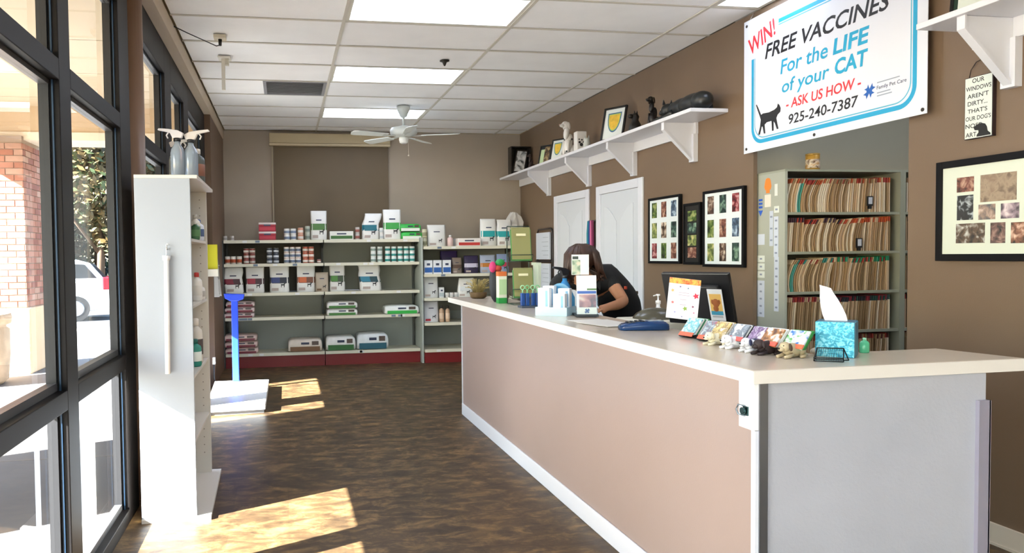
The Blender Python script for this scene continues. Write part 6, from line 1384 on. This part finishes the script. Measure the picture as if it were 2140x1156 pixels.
def hand(side, palm, fwd, right, nm):
    fwd = Vector(fwd).normalized(); right = Vector(right).normalized(); palm = Vector(palm); up = right.cross(fwd)
    if up.z < 0: up = -up
    for i, (off, ln) in enumerate(((-.027, .062), (-.009, .072), (.009, .068), (.026, .052))):
        a = palm + fwd * .012 + right * off * .8
        jj = {'a': (a, .009), 'b': (a + fwd * .03 + right * off * .3, .0085), 'c': (a + fwd * (.03 + ln * .4) + right * off * .4 - up * .003 + Vector((0, 0, 0)), .0078), 'd': (a + fwd * (.03 + ln * .7) + right * off * .45 - up * .010, .0068)}
        skin('finger', jj, [('a', 'b'), ('b', 'c'), ('c', 'd')], SK, t, 1)
    s_ = -1 if side == 'R' else 1
    a = palm + right * s_ * .018 - fwd * .015
    jj = {'a': (a, .011), 'b': (a + right * s_ * .022 + fwd * .02, .010), 'c': (a + right * s_ * .032 + fwd * .045 - up * .005, .008)}
    skin('thumb', jj, [('a', 'b'), ('b', 'c')], SK, t, 1)
hand('R', (1.985, 4.435, 1.024), (-.82, -.56, -.02), (.56, -.82, 0), 'R')
hand('L', (1.875, 4.61, 1.024), (.15, -.98, -.02), (.98, .15, 0), 'L')
TS = P('#0e0e10', .8, 0, .05, 20)
JT = {'hem': ((2.445, 5.065, .88), (.165, .125)), 'waist': ((2.40, 5.00, 1.04), (.158, .128)), 'chest': ((2.22, 4.93, 1.170), (.168, .130)), 'upper': ((2.11, 4.905, 1.222), (.105, .092)), 'shR0': ((2.175, 4.89, 1.218), (.092, .088)),
      'shR': ((2.235, 4.87, 1.22), (.075, .072)), 'slR': ((2.275, 4.785, 1.125), (.062, .062)), 'shL': ((1.925, 4.98, 1.195), (.075, .072)), 'slL': ((1.855, 4.93, 1.11), (.062, .062))}
skin('shirt', JT, [('hem', 'waist'), ('waist', 'chest'), ('chest', 'upper'), ('upper', 'shR0'), ('shR0', 'shR'), ('shR', 'slR'), ('upper', 'shL'), ('shL', 'slL')], TS, t, 2)
JP = {'w': ((2.445, 5.065, .90), (.165, .125)), 'hipR': ((2.52, 5.02, .83), .098), 'knR': ((2.50, 4.98, .48), .072), 'anR': ((2.52, 5.04, .10), .055), 'hipL': ((2.37, 5.11, .83), .098), 'knL': ((2.33, 5.09, .48), .072), 'anL': ((2.36, 5.15, .10), .055)}
skin('trousers', JP, [('w', 'hipR'), ('hipR', 'knR'), ('knR', 'anR'), ('w', 'hipL'), ('hipL', 'knL'), ('knL', 'anL')], P('#1c1d22', .8), t, 2)
for a, b in (((2.52, 5.04), (2.46, 4.88)), ((2.36, 5.15), (2.29, 5.00))):
    MB().sphere(((a[0] + b[0]) / 2, (a[1] + b[1]) / 2, .045), (.055, .125, .044), 14, 8, Matrix.Rotation(radians(-22), 3, 'Z')).build('shoe', P('#17171a', .5), t)
MB().obox((2.322, 4.775, 1.145), (.02, .012, .02), Matrix.Rotation(.6, 3, 'Z')).build('sleeve_patch', P('#b8452c', .6), t)
# face, turned down
MB().sphere((1.968, 4.672, 1.315), (.012, .018, .016), 8, 6).build('nose', SK, t)
MB().sphere((1.956, 4.690, 1.330), (.012, .005, .004), 8, 6).sphere((2.000, 4.686, 1.330), (.012, .005, .004), 8, 6).build('eyes', P('#2a1a14', .4), t)
MB().sphere((1.974, 4.672, 1.282), (.018, .008, .006), 8, 6).build('mouth', P('#a8584c', .5), t)
MB().sphere((2.092, 4.78, 1.335), (.012, .02, .03), 8, 6).sphere((1.91, 4.80, 1.335), (.012, .02, .03), 8, 6).build('ears', SK, t)
HR = P('#3a241a', .45, 0, .25, 40, ani=(1, 1, .1))
mb = MB().sphere((2.008, 4.790, 1.362), (.105, .110, .090), 20, 14, Matrix.Rotation(radians(-8), 3, 'X'))
rn = random.Random(12)
for k in range(70):      # locks: from the crown over the sides and forward past the cheeks
    u = k / 69
    a = radians(-150 + 300 * u)     # around the head, 0 = back
    st = Vector((2.008 + .03 * sin(a), 4.80 + .03 * cos(a), 1.445))
    m1 = Vector((2.008 + .104 * sin(a), 4.79 + .108 * cos(a), 1.375 + rn.uniform(-.01, .01)))
    m2 = m1 + Vector((.02 * sin(a), -.01, -.07))
    side = 1 if sin(a) > 0 else -1
    if abs(sin(a)) > .25 or cos(a) > 0:
        if side > 0: en = Vector((2.125 + rn.uniform(-.03, .035), 4.76 + rn.uniform(-.05, .04), 1.215 + rn.uniform(-.02, .03)))
        else: en = Vector((1.915 + rn.uniform(-.02, .02), 4.78 + rn.uniform(-.04, .04), 1.20 + rn.uniform(-.03, .03)))
    else: en = m2 + Vector((0, 0, -.03))
    mb.tube([st, st.lerp(m1, .6) + Vector((0, 0, .014)), m1, m2.lerp(en, .25), en], [.010, .014, .016, .014, .006], 6)
mb.build('hair', HR, t)
